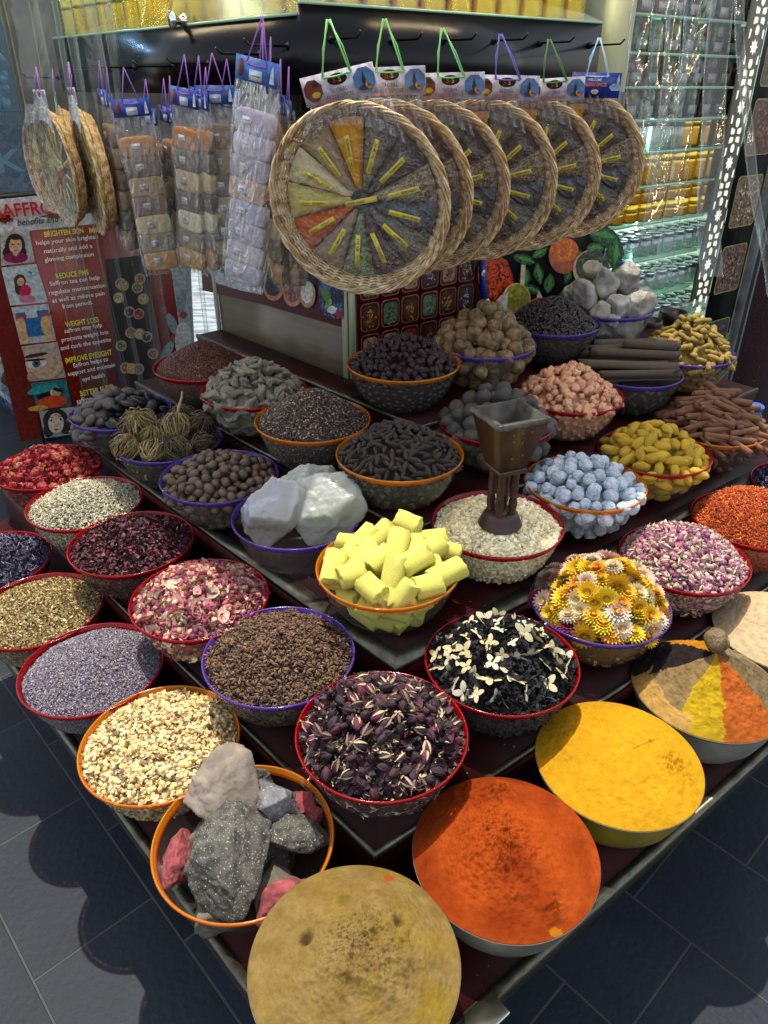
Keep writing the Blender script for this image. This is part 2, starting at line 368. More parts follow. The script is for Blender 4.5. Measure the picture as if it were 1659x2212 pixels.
def nz(x, y, f, s=0, o=4):
    v = 0; a = 1
    for i in range(o): v += a*noise.noise(Vector((x*f+s, y*f-s, s*.7))); a *= .5; f *= 2.1
    return v
def pos_on(k, xy): return Vector((xy[0], xy[1], TOP[k]+.004))

# ------------------------------------------------------------------ pieces lying in the bowls, each its own object
def shellpts(n, r, h, p=1.7, R=.138, layers=1, tries=9000, top=None, minf=1.75, sd=0.):
    """dart throwing on the heap surface (and a second layer below)"""
    pts = []; rr = random.Random(n*13+int(r*1e5))
    for L in range(layers):
        mine = []
        for _ in range(tries):
            if len(mine) >= n: break
            q = (R-r*.35)*math.sqrt(rr.random()); a = rr.uniform(0, 2*PI); x, y = q*math.cos(a), q*math.sin(a); z = float(dome_z(x, y, h, p=p, sd=sd))-r*.25-L*r*1.1+rr.uniform(-.2, .3)*r
            if all((x-u)**2+(y-v)**2+(z-w)**2 > (minf*r)**2 for u, v, w in mine): mine.append((x, y, z))
        pts += mine
    return pts
def wallpts(n, r, rr, minf=1.8, z1=.1):
    out = []
    for _ in range(4000):
        if len(out) >= n: break
        z = .012+r*.6+(z1-.012-r*.6)*rr.random(); a = rr.uniform(0, 2*PI); q = wall_r(z)*.975-r*.95; x, y = q*math.cos(a), q*math.sin(a)
        if all((x-u)**2+(y-v)**2+(z-w)**2 > (minf*r)**2 for u, v, w in out): out.append((x, y, z))
    return out
def pieces(pos, meshes, name, label, cat, group, pts, tiltamt=.6, scale=(.85, 1.15), follow=0., h=.06, zoff=0., rotfn=None, axis=None):
    rr = random.Random(len(pts)*7+len(name)); objs = []
    for i, (x, y, z) in enumerate(pts):
        me = meshes[rr.randrange(len(meshes))]; o = bpy.data.objects.new(name, me); COL.objects.link(o); o.location = (pos[0]+x, pos[1]+y, pos[2]+z+zoff)
        if axis and z < .1 and math.hypot(x, y) > .06: q = math.atan2(y, x)+PI/2; o.rotation_euler = (RZ(q) @ (RY(PI/2+rr.uniform(-.35, .35)) if axis == 'z' else RY(rr.uniform(-.35, .35)))).to_euler()
        elif rotfn: o.rotation_euler = rotfn(x, y, rr)
        else:
            q = Matrix.Rotation(rr.uniform(0, 2*PI), 4, 'Z'); t1 = Matrix.Rotation(rr.gauss(0, tiltamt), 4, 'X'); t2 = Matrix.Rotation(rr.gauss(0, tiltamt), 4, 'Y')
            g = math.hypot(x, y); sl = follow*g/.14; ax = Vector((-y, x, 0)).normalized() if g > 1e-4 else Vector((1, 0, 0)); Fm = Matrix.Rotation(sl, 4, ax)
            o.rotation_euler = (Fm @ t1 @ t2 @ q).to_euler()
        s = rr.uniform(*scale); o.scale = (s, s, s); tag(o, label, cat, group); objs.append(o)
    return objs
def core_obj(pos, name, label, mat, h, col, tmpl=None, r=.01, nwall=60, pals=None, p=1.7, sink=.02, cat='spice heap', rw=.90, wflat=1.2):
    mb = MB(); fill_core(mb, h, col, p=p, sink=sink, rw=rw, R=.125)
    if tmpl is not None:
        rr = random.Random(nwall); P = wallpts(nwall, r, rr); k = len(P)
        if k: 
            for q, t in enumerate(tmpl):
                sel = list(range(q, k, len(tmpl)))
                if sel: mb.many(t, rotm(len(sel), wflat), r*rng.uniform(.85, 1.15, (len(sel), 1))*np.ones((1, 3)), np.array([P[i] for i in sel]), pal(pals[0], pals[1], len(sel), .1))
    o = mb.build(name, mat, None, True); o.location = pos; tag(o, label, cat, kind='stuff'); return o
def meshof(t, name, mat, col=(.5, .5, .5), smooth=True): return MB().add(t, None, col).mesh(name, mat, smooth)
BOWLS = dict(
 rocks=(0, (-.234, .798), 'amber', 'amber-rimmed clear bowl holding big volcanic rocks beside the brown powder'),
 brown=(0, (-.042, .594), 'steel', 'shallow pale metal bowl of brown powder at the front corner of the stand'),
 paprika=(0, (.198, .769), 'steel', 'pale metal bowl heaped with orange-red chilli powder'),
 turmeric=(0, (.434, .958), 'ydust', 'yellow-stained bowl heaped with bright turmeric powder'),
 mixed=(0, (.672, 1.150), 'steel', 'grey bowl of four-coloured powder wedges topped by a dried lime'),
 beige=(0, (.915, 1.335), 'steel', 'bowl of smooth cream powder at the right edge'),
 jasmine=(0, (-.428, 1.007), 'amber', 'amber-rimmed bowl full of small cream flower buds'),
 lavender=(0, (-.630, 1.215), 'red', 'dark red-rimmed bowl of grey-violet lavender at the left edge of the stand'),
 herb=(0, (-.830, 1.420), 'red', 'red-rimmed bowl of crumbled straw-coloured herb behind the lavender'),
 cornflower=(0, (-1.035, 1.625), 'red', 'red-rimmed bowl of dark blue dried petals at the far left'),
 darkrose=(1, (-.004, .926), 'red', 'dark red-rimmed bowl of near-black rose buds in the centre front'),
 anise=(1, (-.208, 1.129), 'purple', 'purple-rimmed bowl heaped with brown star anise'),
 petals=(1, (-.405, 1.315), 'red', 'red-rimmed bowl of pink and cream rose petals'),
 hib=(1, (-.622, 1.542), 'red', 'red-rimmed bowl of dark crimson hibiscus'),
 seed=(1, (-.808, 1.744), 'red', 'red-rimmed bowl of pale grey-green lavender seed'),
 redfl=(1, (-.991, 1.960), 'red', 'red-rimmed bowl of bright red dried flower heads'),
 bw=(1, (.230, 1.109), 'red', 'red-rimmed bowl of black petals flecked with white'),
 straw=(1, (.470, 1.300), 'purple', 'purple-rimmed bowl of yellow and white everlasting flowers'),
 pink=(1, (.714, 1.474), 'red', 'red-rimmed bowl of pale pink rose buds'),
 saff=(1, (.955, 1.655), 'red', 'red-rimmed bowl of orange safflower threads'),
 violet=(1, (1.195, 1.842), 'red', 'bowl of dark violet petals at the right edge behind the safflower'),
 sulfur=(2, (.009, 1.273), 'amber', 'amber-rimmed bowl of pale yellow sulfur sticks'),
 alum=(2, (-.202, 1.482), 'purple', 'purple-rimmed bowl of three big translucent alum blocks'),
 nutmeg=(2, (-.420, 1.683), 'purple', 'purple-rimmed bowl of whole nutmegs'),
 roots=(2, (-.607, 1.903), 'purple', 'purple-rimmed bowl of curled dry desert roots'),
 pebb=(2, (-.805, 2.115), 'purple', 'purple-rimmed bowl of smooth grey and black pebbles'),
 frank=(2, (.258, 1.449), 'red', 'dark red-rimmed bowl of cream resin grains under the incense burner'),
 blue=(2, (.504, 1.646), 'amber', 'amber-rimmed bowl of pale blue chalk balls'),
 turoot=(2, (.735, 1.828), 'red', 'red-rimmed bowl of yellow turmeric bulbs'),
 cinn=(2, (.962, 2.002), 'amber', 'amber-rimmed bowl of short cinnamon quills'),
 card=(3, (.037, 1.580), 'amber', 'amber-rimmed bowl of black cardamom pods'),
 mixs=(3, (-.185, 1.785), 'amber', 'amber-rimmed bowl of mixed brown seeds before the kiosk corner'),
 ginger=(3, (-.372, 2.000), 'red', 'red-rimmed bowl of knobbly grey ginger before the kiosk panel'),
 flax=(3, (-.562, 2.215), 'red', 'dark red-rimmed bowl of reddish brown seeds at the back left'),
 blime=(3, (.290, 1.775), 'red', 'red-rimmed bowl of blackened dried limes behind the incense burner'),
 peach=(3, (.520, 1.968), 'red', 'red-rimmed bowl of peach-coloured resin lumps'),
 bark=(3, (.752, 2.160), 'purple', 'purple-rimmed bowl of long cinnamon bark rolls'),
 fing=(3, (.985, 2.345), 'purple', 'purple-rimmed bowl of turmeric fingers at the back right'),
 cherry=(4, (.051, 1.903), 'amber', 'amber-rimmed bowl of dark wrinkled red-black berries'),
 lime=(4, (.285, 2.081), 'purple', 'purple-rimmed bowl of brown dried limes'),
 coffee=(4, (.522, 2.290), 'purple', 'purple-rimmed bowl of roasted coffee beans'),
 white=(4, (.742, 2.470), 'purple', 'purple-rimmed bowl of rough white mineral rocks at the back'))
POS = {}
for k, (t, xy, rc, lab) in BOWLS.items(): POS[k] = pos_on(t, xy); bowl(POS[k], rc, lab)
M_attr = pm('dried_plant_matter', attr=True, rough=.8, c2='#9a8f86', scale=180, bump=(300, .4, .001))
M_attr_g = pm('glossy_seed_skin', attr=True, rough=.45, c2='#a09890', scale=120, bump=(260, .3, .001))
M_petal = pm('dried_petal_skin', attr=True, rough=.7, c2='#b5a7ad', scale=140, bump=(240, .5, .001), sss=0)
# ---- powders
def fbrown(x, y):
    v = .0035*nz(x, y, 9, 2)+.0012*nz(x, y, 45, 5); w = max(0, 1-((x-.02)/.09)**2-((y+.01)/.085)**2)
    v += .0034*w*nz(x, y, 120, 8, 3)+.0006*nz(x, y, 200, 1, 2)
    for cx, cy, s, d in ((-.068, .012, .007, .011), (-.012, .072, .010, .006), (.021, .052, .012, .005), (.063, .034, .006, .008), (.035, .035, .008, .005), (.078, -.028, .008, .004)): v -= d*math.exp(-((x-cx)**2+(y-cy)**2)/(2*s*s)*1.6)
    v += .004*math.exp(-((y+.045+.35*x)/.008)**2)*math.exp(-((x-.01)/.05)**2)
    return v
def cbrown(x, y):
    a = np.array(lin('#857043')); b = np.array(lin('#857020')); c = np.array(lin('#786236')); k = max(0, min(.8, 1.1*nz(x, y, 13, 3)*max(.2, min(1.2, .8+x*8))+.02)); m = max(0, min(1, .5+nz(x, y, 30, 9)))
    q = (a*(1-m)+c*m)*(1-k)+b*k
    if math.hypot(x-.052, y-.118) < .008+.008*nz(x, y, 90, 1): q = np.array(lin('#964a18'))
    return q
M_pow = pm('ground_spice', attr=True, rough=.95, c2='#ece6e0', scale=90, bump=(140, .5, .003), spec=.05, bump2=(260, .2, .001))
powder(POS['brown'], 'brown_powder_mound', 'olive-brown spice powder mound with dents at the front corner', M_pow, .055, 1.7, fbrown, cbrown)
def fpap(x, y):
    w = math.exp(-((x+.02+.25*y)/.035)**2)*max(0, min(1, .55+y*4+.3)); v = .0025*nz(x, y, 9, 4)+.0011*max(-.1, nz(x, y, 150, 6, 3))*(.4+w)+.002*max(0, nz(x, y, 70, 3, 3)+.3)*(w*1.3+.35)
    v += .010*math.exp(-((x+.004)**2+(y-.095)**2)/(2*.022**2))+.003*math.exp(-((x+.004)**2+(y-.095)**2)/(2*.02**2))*nz(x, y, 90, 2)*2
    v += .006*math.exp(-((x-.055)**2+(y+.108)**2)/(2*.014**2))*(1+nz(x, y, 80, 7)); v += .0035*max(0, 1-((x+.03)/.10)**2-((y+.03)/.1)**2)*nz(x, y, 110, 6, 3); return v
def cpap(x, y):
    a = np.array(lin('#9e4414')); b = np.array(lin('#7a2c0c')); m = max(0, min(1, .35+.8*nz(x, y, 14, 1)+.5*math.exp(-((x+.004)**2+(y-.085)**2)/(2*.035**2)))); q = a*(1-m)+b*m
    if math.hypot((x-.055)/1.6, y+.135) < .006: q = np.array(lin('#b07014'))
    return q
powder(POS['paprika'], 'chilli_powder_mound', 'orange-red chilli powder mound with a crumbly peak', M_pow, .055, 1.5, fpap, cpap)
def ftur(x, y):
    v = .002*nz(x, y, 9, 14)+.0009*nz(x, y, 60, 5)
    for a, c, w_, d in ((.75, .055, .0022, .0025), (-.6, -.02, .0022, .002), (1.5, -.12, .0022, .0016), (.9, .02, .002, .0018)): v += d*math.exp(-((y+a*x-c)/w_)**2)*math.exp(-((x-.05)/.07)**2)*(.6+nz(x, y, 20, a))
    v -= .0022*math.exp(-((x-.10)**2+(y+.03)**2)/(2*.02**2))*max(0, nz(x, y, 120, 3)+.3)*3; return v
powder(POS['turmeric'], 'turmeric_powder_mound', 'smooth bright yellow turmeric powder mound with scored lines', M_pow, .042, 1.8, ftur, lambda x, y: np.array(lin('#bf8f1a'))*(1+.10*nz(x, y, 12, 2)))
def sector(x, y):
    a = (math.degrees(math.atan2(y, x))+8*nz(x, y, 26, 3)) % 360
    if math.hypot(x, y) > .118+.01*nz(x, y, 30, 2) and 165 < a < 236: return '#a58348'
    if 222 < a <= 262: return '#a3881a'
    if 262 < a <= 312: return '#9c5220'
    if 312 < a or a <= 20: return '#6a5c42'
    if 20 < a <= 78: return '#7c6c50'
    if 78 < a <= 108: return '#a8701a'
    if 108 < a <= 172: return '#26201f'
    return '#7d6846'
powder(POS['mixed'], 'mixed_powder_mound', 'cone of brown, black, yellow and orange powder wedges under a dried lime', M_pow, .092, 1.2, lambda x, y: .004*nz(x, y, 12, 9)+.0030*max(-.2, nz(x, y, 85, 4, 3)), lambda x, y: np.array(lin(sector(x, y)))*(1+.2*nz(x, y, 60, 2))*1.15)
powder(POS['beige'], 'cream_powder_mound', 'cream powder mound at the right edge of the photo', M_pow, .075, 1.35, lambda x, y: .002*nz(x, y, 12, 9)+.0012*nz(x, y, 70, 4, 3), lambda x, y: np.array(lin('#c4b08a'))*(1+.06*nz(x, y, 40, 2)))
M_lime = pm('dried_lime_skin', '#7d6440', '#4f3a20', 1.6, .6, (4, .35, .03), rnd=.25, hue=.01)
M_blime = pm('black_lime_skin', '#4b4740', '#23201c', 14, .6, (30, .6, .003), rnd=.3)
def limemesh(s, m, seg=0):
    t = ICO[3]; V = []
    for v in t.V:
        v = Vector(v); a = math.atan2(v.y, v.x); k = 1+.05*math.cos(a*5+s)*(1-abs(v.z))+.10*noise.noise(v*1.3+Vector((s*2, 0, 0)))+.03*noise.noise(v*4+Vector((s, 3, 0))); k -= .22*math.exp(-((abs(v.z)-1)**2)/.01)
        V.append(v*k)
    return meshof(T(V, [tuple(f) for f in t.lp.reshape(-1, 3)]), 'dried_lime', m)
LM = [limemesh(i, M_lime) for i in range(5)]; BL = [limemesh(i+9, M_blime) for i in range(5)]
o = link('dried_lime', LM[1]); o.location = POS['mixed']+Vector((-.002, .012, .236)); o.scale = (.026,)*3; o.rotation_euler = (.9, .4, 1); tag(o, 'round tan dried lime sitting on top of the mixed powder cone', 'dried lime')
# ---- granular heaps
heap(POS['lavender'], 'lavender_heap', 'fine grey-violet lavender grains filling the bowl', M_attr, .045, 15000, [(OCT, (.0030, .0010, .0010), .25, ['#8f87a0', '#a8a3ad', '#75708c', '#5d5878', '#b5b0a8', '#7d7870'], [4, 4, 3, 2, 2, 2], 1)], '#4d4858', wall=.4, flat=.5)
heap(POS['herb'], 'herb_heap', 'crumbled straw-coloured herb filling the bowl', M_attr, .045, 11000, [(SLV, (.0038, .0016, .0014), .4, ['#bfa870', '#cdb984', '#a89258', '#d8c898', '#8a7848'], [4, 4, 3, 2, 1], 1)], '#5e5030', flat=.7)
heap(POS['jasmine'], 'jasmine_bud_heap', 'small cream dried flower buds filling the amber-rimmed bowl', M_petal, .045, 3300, [(blob(1, (1, .8, .75), .3, 1.5, 3), (.0058, .0058, .0055), .25, ['#e6cc88', '#eed89c', '#d4b46c', '#d8b890', '#a06a5a'], [5, 5, 3, 1, .3], .45), (SLV, (.008, .0035, .004), .35, ['#dccb95', '#cbb67a', '#e6dcb5', '#a08a52'], [4, 4, 3, 1], .55)], '#8a7442', flat=.8)
heap(POS['petals'], 'rose_petal_heap', 'pink, magenta and cream dried rose petals and buds', M_petal, .06, 2600, [(blob(2, (1, .75, .72), .35, 1.4, 5), (.0072, .0065, .006), .3, ['#8f3050', '#a84860', '#b98a68', '#6f2445', '#c07a70', '#d0b890'], [4, 3, 2, 3, 2, 2], .33), (SLV, (.010, .0065, .006), .4, ['#c9a87f', '#ddc9a0', '#a83f58', '#b06070', '#d8a890', '#7f2848'], [4, 4, 3, 2, 2, 2], .47), (SLV, (.005, .002, .003), .4, ['#dccb9c', '#c9b580'], [1, 1], .3)], '#6d3a3c', flat=.9)
o = heap(POS['petals']+Vector((.0, .0, .001)), 'loose_petals', 'large pale pink open petals on top of the rose petal heap', M_petal, .062, 42, [(T(SLV.V*np.array([1, 1, 1.2]), [tuple(f) for f in SLV.lp.reshape(-1, 3)]), (.018, .012, .010), .3, ['#d9a89a', '#d8bca0', '#cf9088'], [1, 1, 1], 1)], '#6d3a3c', wall=0, flat=.5, core_sink=.02)
heap(POS['hib'], 'hibiscus_heap', 'dark crimson and black dried hibiscus pieces', M_petal, .045, 4200, [(SLV, (.0085, .0030, .004), .4, ['#3a0d14', '#4f141e', '#220a0e', '#6b1f2c', '#8a4048'], [4, 4, 4, 2, .6], .62), (CURL, (.006, .006, .006), .35, ['#561722', '#300c12', '#702838'], [2, 2, 1], .3), (BAR, (.006, .0006, .0006), .4, ['#a07060', '#c09a84', '#7a3038'], [1, .6, 2], .08)], '#22070b', flat=.9)
heap(POS['seed'], 'grey_green_seed_heap', 'pale grey-green dried calyx grains filling the bowl', M_attr, .05, 6500, [(OCT, (.0058, .0017, .0017), .3, ['#b8b69c', '#cfccb2', '#9d9b82', '#85836c', '#dedac6'], [4, 4, 3, 1, 2], .75), (BAR, (.006, .0008, .0008), .35, ['#b0aa88', '#d3ceb4'], [1, 1], .25)], '#5d5b48', flat=.7)
heap(POS['cornflower'], 'blue_petal_heap', 'dark blue and grey dried petals at the far left', M_petal, .045, 3000, [(SLV, (.009, .003, .004), .4, ['#34304e', '#4a4668', '#232034', '#5f5f88', '#6a6470'], [4, 3, 3, 2, 1], .8), (BAR, (.008, .0007, .0007), .4, ['#7d7784', '#4d4860'], [1, 1], .2)], '#1c1a28', flat=.8)
heap(POS['violet'], 'violet_petal_heap', 'dark violet and white flecked petals at the right edge', M_petal, .06, 2600, [(SLV, (.008, .0035, .004), .4, ['#221a34', '#3a2e55', '#15101f', '#8a80a0', '#b9b0b8'], [5, 4, 4, 1, 1], 1)], '#120e1a', flat=.8)
heap(POS['saff'], 'safflower_heap', 'bright orange safflower threads heaped high', M_petal, .085, 9000, [(BAR, (.0062, .0006, .0006), .3, ['#c4500c', '#d6680f', '#a83a08', '#7f2a08', '#dd8a2a'], [4, 4, 3, 1, 1], 1)], '#8f3406', flat=.7, p=1.9)
M_flax = pm('shiny_flax_seed', attr=True, rough=.32)
heap(POS['flax'], 'brown_seed_heap', 'reddish brown shiny seeds heaped at the back left', M_flax, .085, 12000, [(OCT, (.0034, .0019, .0008), .2, ['#4f2a20', '#6b3c2c', '#38201a', '#7d5440'], [4, 4, 3, 1], 1)], '#2a1610', flat=.5, p=1.5)
heap(POS['mixs'], 'mixed_seed_heap', 'mixed dark and buff seeds heaped before the kiosk corner', M_attr_g, .09, 11000, [(OCT, (.0024, .0016, .0013), .35, ['#5a4438', '#7a6250', '#332823', '#a8937a', '#3b3532', '#c0ad92'], [4, 3, 4, 1.5, 3, .7], .8), (blob(1, (1, .9, .7), .2, 1, 2), (.0028, .0028, .0022), .25, ['#a89880', '#4a4038', '#2f2a28'], [1, 2, 2], .2)], '#2f241f', flat=.7, p=1.6)
heap(POS['frank'], 'resin_grain_heap', 'cream-coloured small resin grains under the incense burner', pm('resin_grain', attr=True, rough=.35, sss=.15), .03, 5200, [(blob(1, (1, .85, .75), .5, 1.6, 8), (.0046, .0046, .0042), .35, ['#dcc99a', '#e6d8b0', '#c9b584', '#efe6cc', '#b8a26c'], [4, 4, 3, 2, 1], 1)], '#8a7a50', flat=1.2)
bean = []; 
t = ICO[1]; bv = t.V*np.array([1, .72, .42]); bean = T(bv, [tuple(f) for f in t.lp.reshape(-1, 3)])
tb = ICO[2]; cv = tb.V.copy(); cv[:, 2] = np.where(cv[:, 2] > 0, cv[:, 2]*.45, cv[:, 2]*.5); gr = (np.abs(cv[:, 1]) < .17) & (cv[:, 2] > .1); cv[gr, 2] -= .28; cv[:, 1] *= .72; beanc = T(cv, [tuple(f) for f in tb.lp.reshape(-1, 3)]); btc = np.ones((len(cv), 3)); btc[gr] = .45
heap(POS['coffee'], 'coffee_bean_heap', 'dark roasted coffee beans heaped in the purple-rimmed bowl', pm('roasted_bean', attr=True, rough=.33), .085, 2600, [(beanc, (.0062, .0062, .0062), .12, ['#1c120d', '#2a1c15', '#130c09'], [3, 2, 3], 1)], '#0c0806', flat=.7, p=1.6, smooth=True)
heap(POS['anise'], 'anise_fragment_heap', 'broken star anise arms and seeds under the whole stars', M_attr, .05, 3600, [(OCT, (.0075, .0026, .0022), .3, ['#54402f', '#6b533c', '#3a2b22', '#826448', '#2b211c', '#5a2430'], [4, 4, 3, 2, 2, .4], .8), (SLV, (.006, .003, .003), .3, ['#7a5238', '#4a3628', '#936240'], [2, 3, 1], .2)], '#241a14', flat=.8)
heap(POS['bw'], 'black_petal_heap', 'crumpled black dried petals filling the bowl', pm('black_petal', attr=True, rough=.85, bump=(220, .6, .002)), .07, 3600, [(SLV, (.011, .006, .007), .4, ['#0d0c10', '#16151b', '#08080a', '#1f1d28', '#231a2e'], [4, 3, 4, 1, .6], .6), (CURL, (.007, .007, .007), .3, ['#101014', '#1a1920', '#0a0a0c'], [1, 1, 1], .4)], '#060607', flat=1.0)
heap(POS['darkrose'], 'dark_rose_petal_heap', 'loose dark rose petals and cream sepals between the buds', M_petal, .075, 2500, [(SLV, (.011, .006, .006), .4, ['#2b141d', '#421b2a', '#1c0f15', '#5c2238'], [4, 3, 4, 1.5], .55), (SLV, (.010, .0022, .005), .35, ['#cbb88f', '#b8a274', '#d8cba8', '#a87868'], [4, 3, 3, 1], .26)], '#1a0d12', flat=.9, p=1.8)
# ---- multi coloured flowers
def cup_petals(n, r0, L, w, up, col, rot=0., curl=.3, tip=None, taper=.1):
    V = []; F = []
    for i in range(n):
        a = 2*PI*i/n+rot; ca, sa = math.cos(a), math.sin(a); b = len(V)
        for s, ww in ((0, .5), (.45, 1), (.8, .75), (1, taper)):
            r = r0+L*s*math.cos(up)+curl*L*s*s*.3; z = L*s*math.sin(up)-curl*L*s*s*.4*(-1 if up > 1 else 1)
            for q in (-1, 1): V.append((r*ca-q*ww*w*sa, r*sa+q*ww*w*ca, z+.12*w*abs(q)))
        for k in range(3): F.append((b+2*k, b+2*k+1, b+2*k+3, b+2*k+2))
    return T(V, F)
def flower(c1, c2, cc, seed):
    mb = MB(); rr = random.Random(seed)
    for k, (n, L, up) in enumerate(((18, .95, .05), (18, .95, .35), (16, .9, .62), (14, .78, .9), (12, .6, 1.15), (10, .42, 1.35))):
        c = [lin(c1)[i]*(1-k*.18)+lin(c2)[i]*k*.18 for i in range(3)]
        mb.add(cup_petals(n, .12, L*rr.uniform(.9, 1.05), .15, up, None, rr.uniform(0, 1)), TR((0, 0, .03*k)), [x*rr.uniform(.85, 1.1) for x in c])
    mb.add(blob(2, (.33, .33, .22), .1, 8, seed, .1), TR((0, 0, .30)), cc); return mb.mesh('everlasting_flower', M_petal)
FY = [flower('#f0c80a', '#f6d820', '#d09a10', 1), flower('#eec410', '#e8b80a', '#c8900b', 2), flower('#dc9a0c', '#e0a010', '#b87408', 3), flower('#f4d21a', '#f0ca10', '#d8a010', 9)]
FW = [flower('#efe2b4', '#e8d49a', '#c9a850', 4), flower('#f0e6c4', '#e0c8a0', '#d8b848', 5), flower('#e0b0a0', '#f0e2b8', '#e8d488', 6), flower('#f2e8c8', '#ecd8a4', '#d0b050', 12)]
FP = [flower('#8a2450', '#7a2048', '#52152e', 7), flower('#b0506a', '#d9b8a0', '#d9c9a0', 8)]
core_obj(POS['straw'], 'everlasting_flower_bed', 'lower layers of yellow and cream flower heads seen through the bowl', M_petal, .05, '#6b4d10', [SLV], .012, 260, (['#b8860b', '#c9a23a', '#a86a10', '#c9b88a', '#7d4a20'], [4, 3, 2, 2, 1]), sink=.012, rw=.93)
sp = shellpts(66, .0165, .10, R=.136, layers=2, minf=1.15)
def outw(x, y, rr):
    g = math.hypot(x, y); q = Matrix.Rotation(rr.uniform(0, 6.28), 4, 'Z'); ax = Vector((-y, x, 0)).normalized() if g > 1e-4 else Vector((1, 0, 0)); return (Matrix.Rotation(g/.14*.75+rr.gauss(0, .3), 4, ax) @ Matrix.Rotation(rr.gauss(0, .35), 4, 'X') @ q).to_euler()
ry = random.Random(5); gy, gw, gp = [], [], []
for q in sp:
    u = ry.random()
    if q[1] > .055 and -.06 < q[0] < .03 and u < .8 or u > .97: gp.append(q)
    elif u < .64: gy.append(q)
    else: gw.append(q)
for g, ms, lab, gr in ((gy, FY, 'golden yellow everlasting flower head in the purple-rimmed bowl', 'yellow flower heads'), (gw, FW, 'cream-white everlasting flower head in the purple-rimmed bowl', 'white flower heads'), (gp, FP, 'magenta everlasting flower head in the purple-rimmed bowl', 'magenta flower heads')):
    pieces(POS['straw'], ms, 'everlasting_flower', lab, 'flower head', gr, g, scale=(.020, .028), rotfn=outw, zoff=.008)
def bud(c1, c2, cs, seed, nsep=5, long=1.):
    mb = MB(); rr = random.Random(seed); t = ICO[2]; V = []
    for v in t.V:
        v = Vector(v); a = math.atan2(v.y, v.x); r = (1-.35*max(0, v.z)**2)*(1+.10*math.cos(3*a+v.z*3+seed)); V.append((v.x*.62*r, v.y*.62*r, v.z*long))
    mb.add(T(V, [tuple(f) for f in t.lp.reshape(-1, 3)]), None, c1)
    for k in range(4):
        a = rr.uniform(0, 6.28); q = [(math.cos(a+d)*.68*w, math.sin(a+d)*.68*w, z*long) for z, w in ((-.6, .8), (0, 1.02), (.5, .85), (.95, .25)) for d in (-.55, .55)]
        mb.add(T(q, [(2*i, 2*i+1, 2*i+3, 2*i+2) for i in range(3)]), None, c2)
    for k in range(nsep):
        a = 2*PI*k/nsep+rr.uniform(-.2, .2); fl = rr.uniform(0, .35); q = [(math.cos(a+d)*w, math.sin(a+d)*w, z*long) for z, w, d in ((-1, .18, -.5), (-1, .18, .5), (-.5, .62, -.3), (-.5, .62, .3), (.1, .72+fl*.5, -.16), (.1, .72+fl*.5, .16), (.6, .66+fl, -.03), (.6, .66+fl, .03))]
        mb.add(T(q, [(2*i, 2*i+1, 2*i+3, 2*i+2) for i in range(3)]), None, cs)
    mb.add(tube([(0, 0, -1*long), (.08, .05, -1.45*long)], .09, 5), None, cs); return mb.mesh('rose_bud', M_petal)
def anyrot(x, y, rr): return (rr.uniform(0, 6.28), rr.uniform(0, 6.28), rr.uniform(0, 6.28))
BD = [bud('#2a1219', '#3a1826', '#bba888', 1), bud('#46182a', '#5c2036', '#2c141c', 2), bud('#1d1014', '#2c161e', '#3a1a26', 3, 4), bud('#5e2038', '#7a2c4a', '#c9b890', 4), bud('#331822', '#240f17', '#8a6a5a', 5)]
pieces(POS['darkrose'], BD, 'rose_bud', 'dark purple-black dried rose bud in the centre front bowl', 'rose bud', 'dark rose buds', shellpts(130, .0082, .085, p=1.8, layers=1, minf=1.5), scale=(.010, .0145), rotfn=anyrot, zoff=.007)
BP = [bud('#a8567c', '#c98aa0', '#d8cda6', 1, 5, 1.1), bud('#863e68', '#b87098', '#ddd2b0', 2), bud('#b87890', '#d8aeb0', '#c9bf96', 3, 5, 1.15), bud('#8c3a6c', '#90487a', '#d8cda8', 4), bud('#c9a8a0', '#d6c0b0', '#c9be9a', 6, 5, 1.1)]
heap(POS['pink'], 'rose_bud_bed', 'lower layers of pale pink rose buds and sepals', M_petal, .085, 2400, [(blob(1, (1, .7, .7), .2, 1, 2), (.008, .0075, .007), .2, ['#a0587a', '#c08a98', '#d0b0a8', '#7d3f62'], [3, 3, 2, 2], .4), (SLV, (.009, .003, .004), .3, ['#d8cda4', '#c4b888', '#e0d8b8'], [3, 3, 2], .6)], '#4a3034', flat=1.0)
pieces(POS['pink'], BP, 'rose_bud', 'pale pink dried rose bud in the red-rimmed bowl at right', 'rose bud', 'pale pink rose buds', shellpts(170, .0078, .085, R=.143, layers=1, minf=1.4, tries=30000), scale=(.0082, .0108), rotfn=anyrot, zoff=.005)
# star anise stars
def star(seed):
    mb = MB(); rr = random.Random(seed); n = rr.choice((7, 8, 8, 6))
    for k in range(n):
        a = 2*PI*k/8+rr.uniform(-.1, .1); L = rr.uniform(.8, 1.1); V = [(.08, 0, -.05), (L*.5, -.13, .12), (L*.55, .13, .12), (L, 0, .10), (L*.5, 0, -.12), (L*.5, 0, .02)]
        mb.add(T(V, [(0, 1, 5), (0, 5, 2), (1, 3, 5), (5, 3, 2), (0, 4, 1), (0, 2, 4), (1, 4, 3), (4, 2, 3)]), RZ(a), '#6e543c' if k % 2 else '#856348')
        mb.add(OCT, RZ(a) @ TR((L*.5, 0, .07)) @ SCL(.13, .07, .05), '#3a2216' if k % 3 else '#8a5a34')
    mb.add(tube([(0, 0, 0), (.05, .03, -.35)], .05, 5), None, '#4a3828'); return mb.mesh('star_anise', M_attr)
pieces(POS['anise'], [star(i) for i in range(5)], 'star_anise', 'brown star anise in the purple-rimmed bowl', 'star anise', 'star anise', shellpts(130, .0125, .052, R=.14, layers=1, minf=1.35), tiltamt=.28, scale=(.015, .023), follow=.4, zoff=.007)
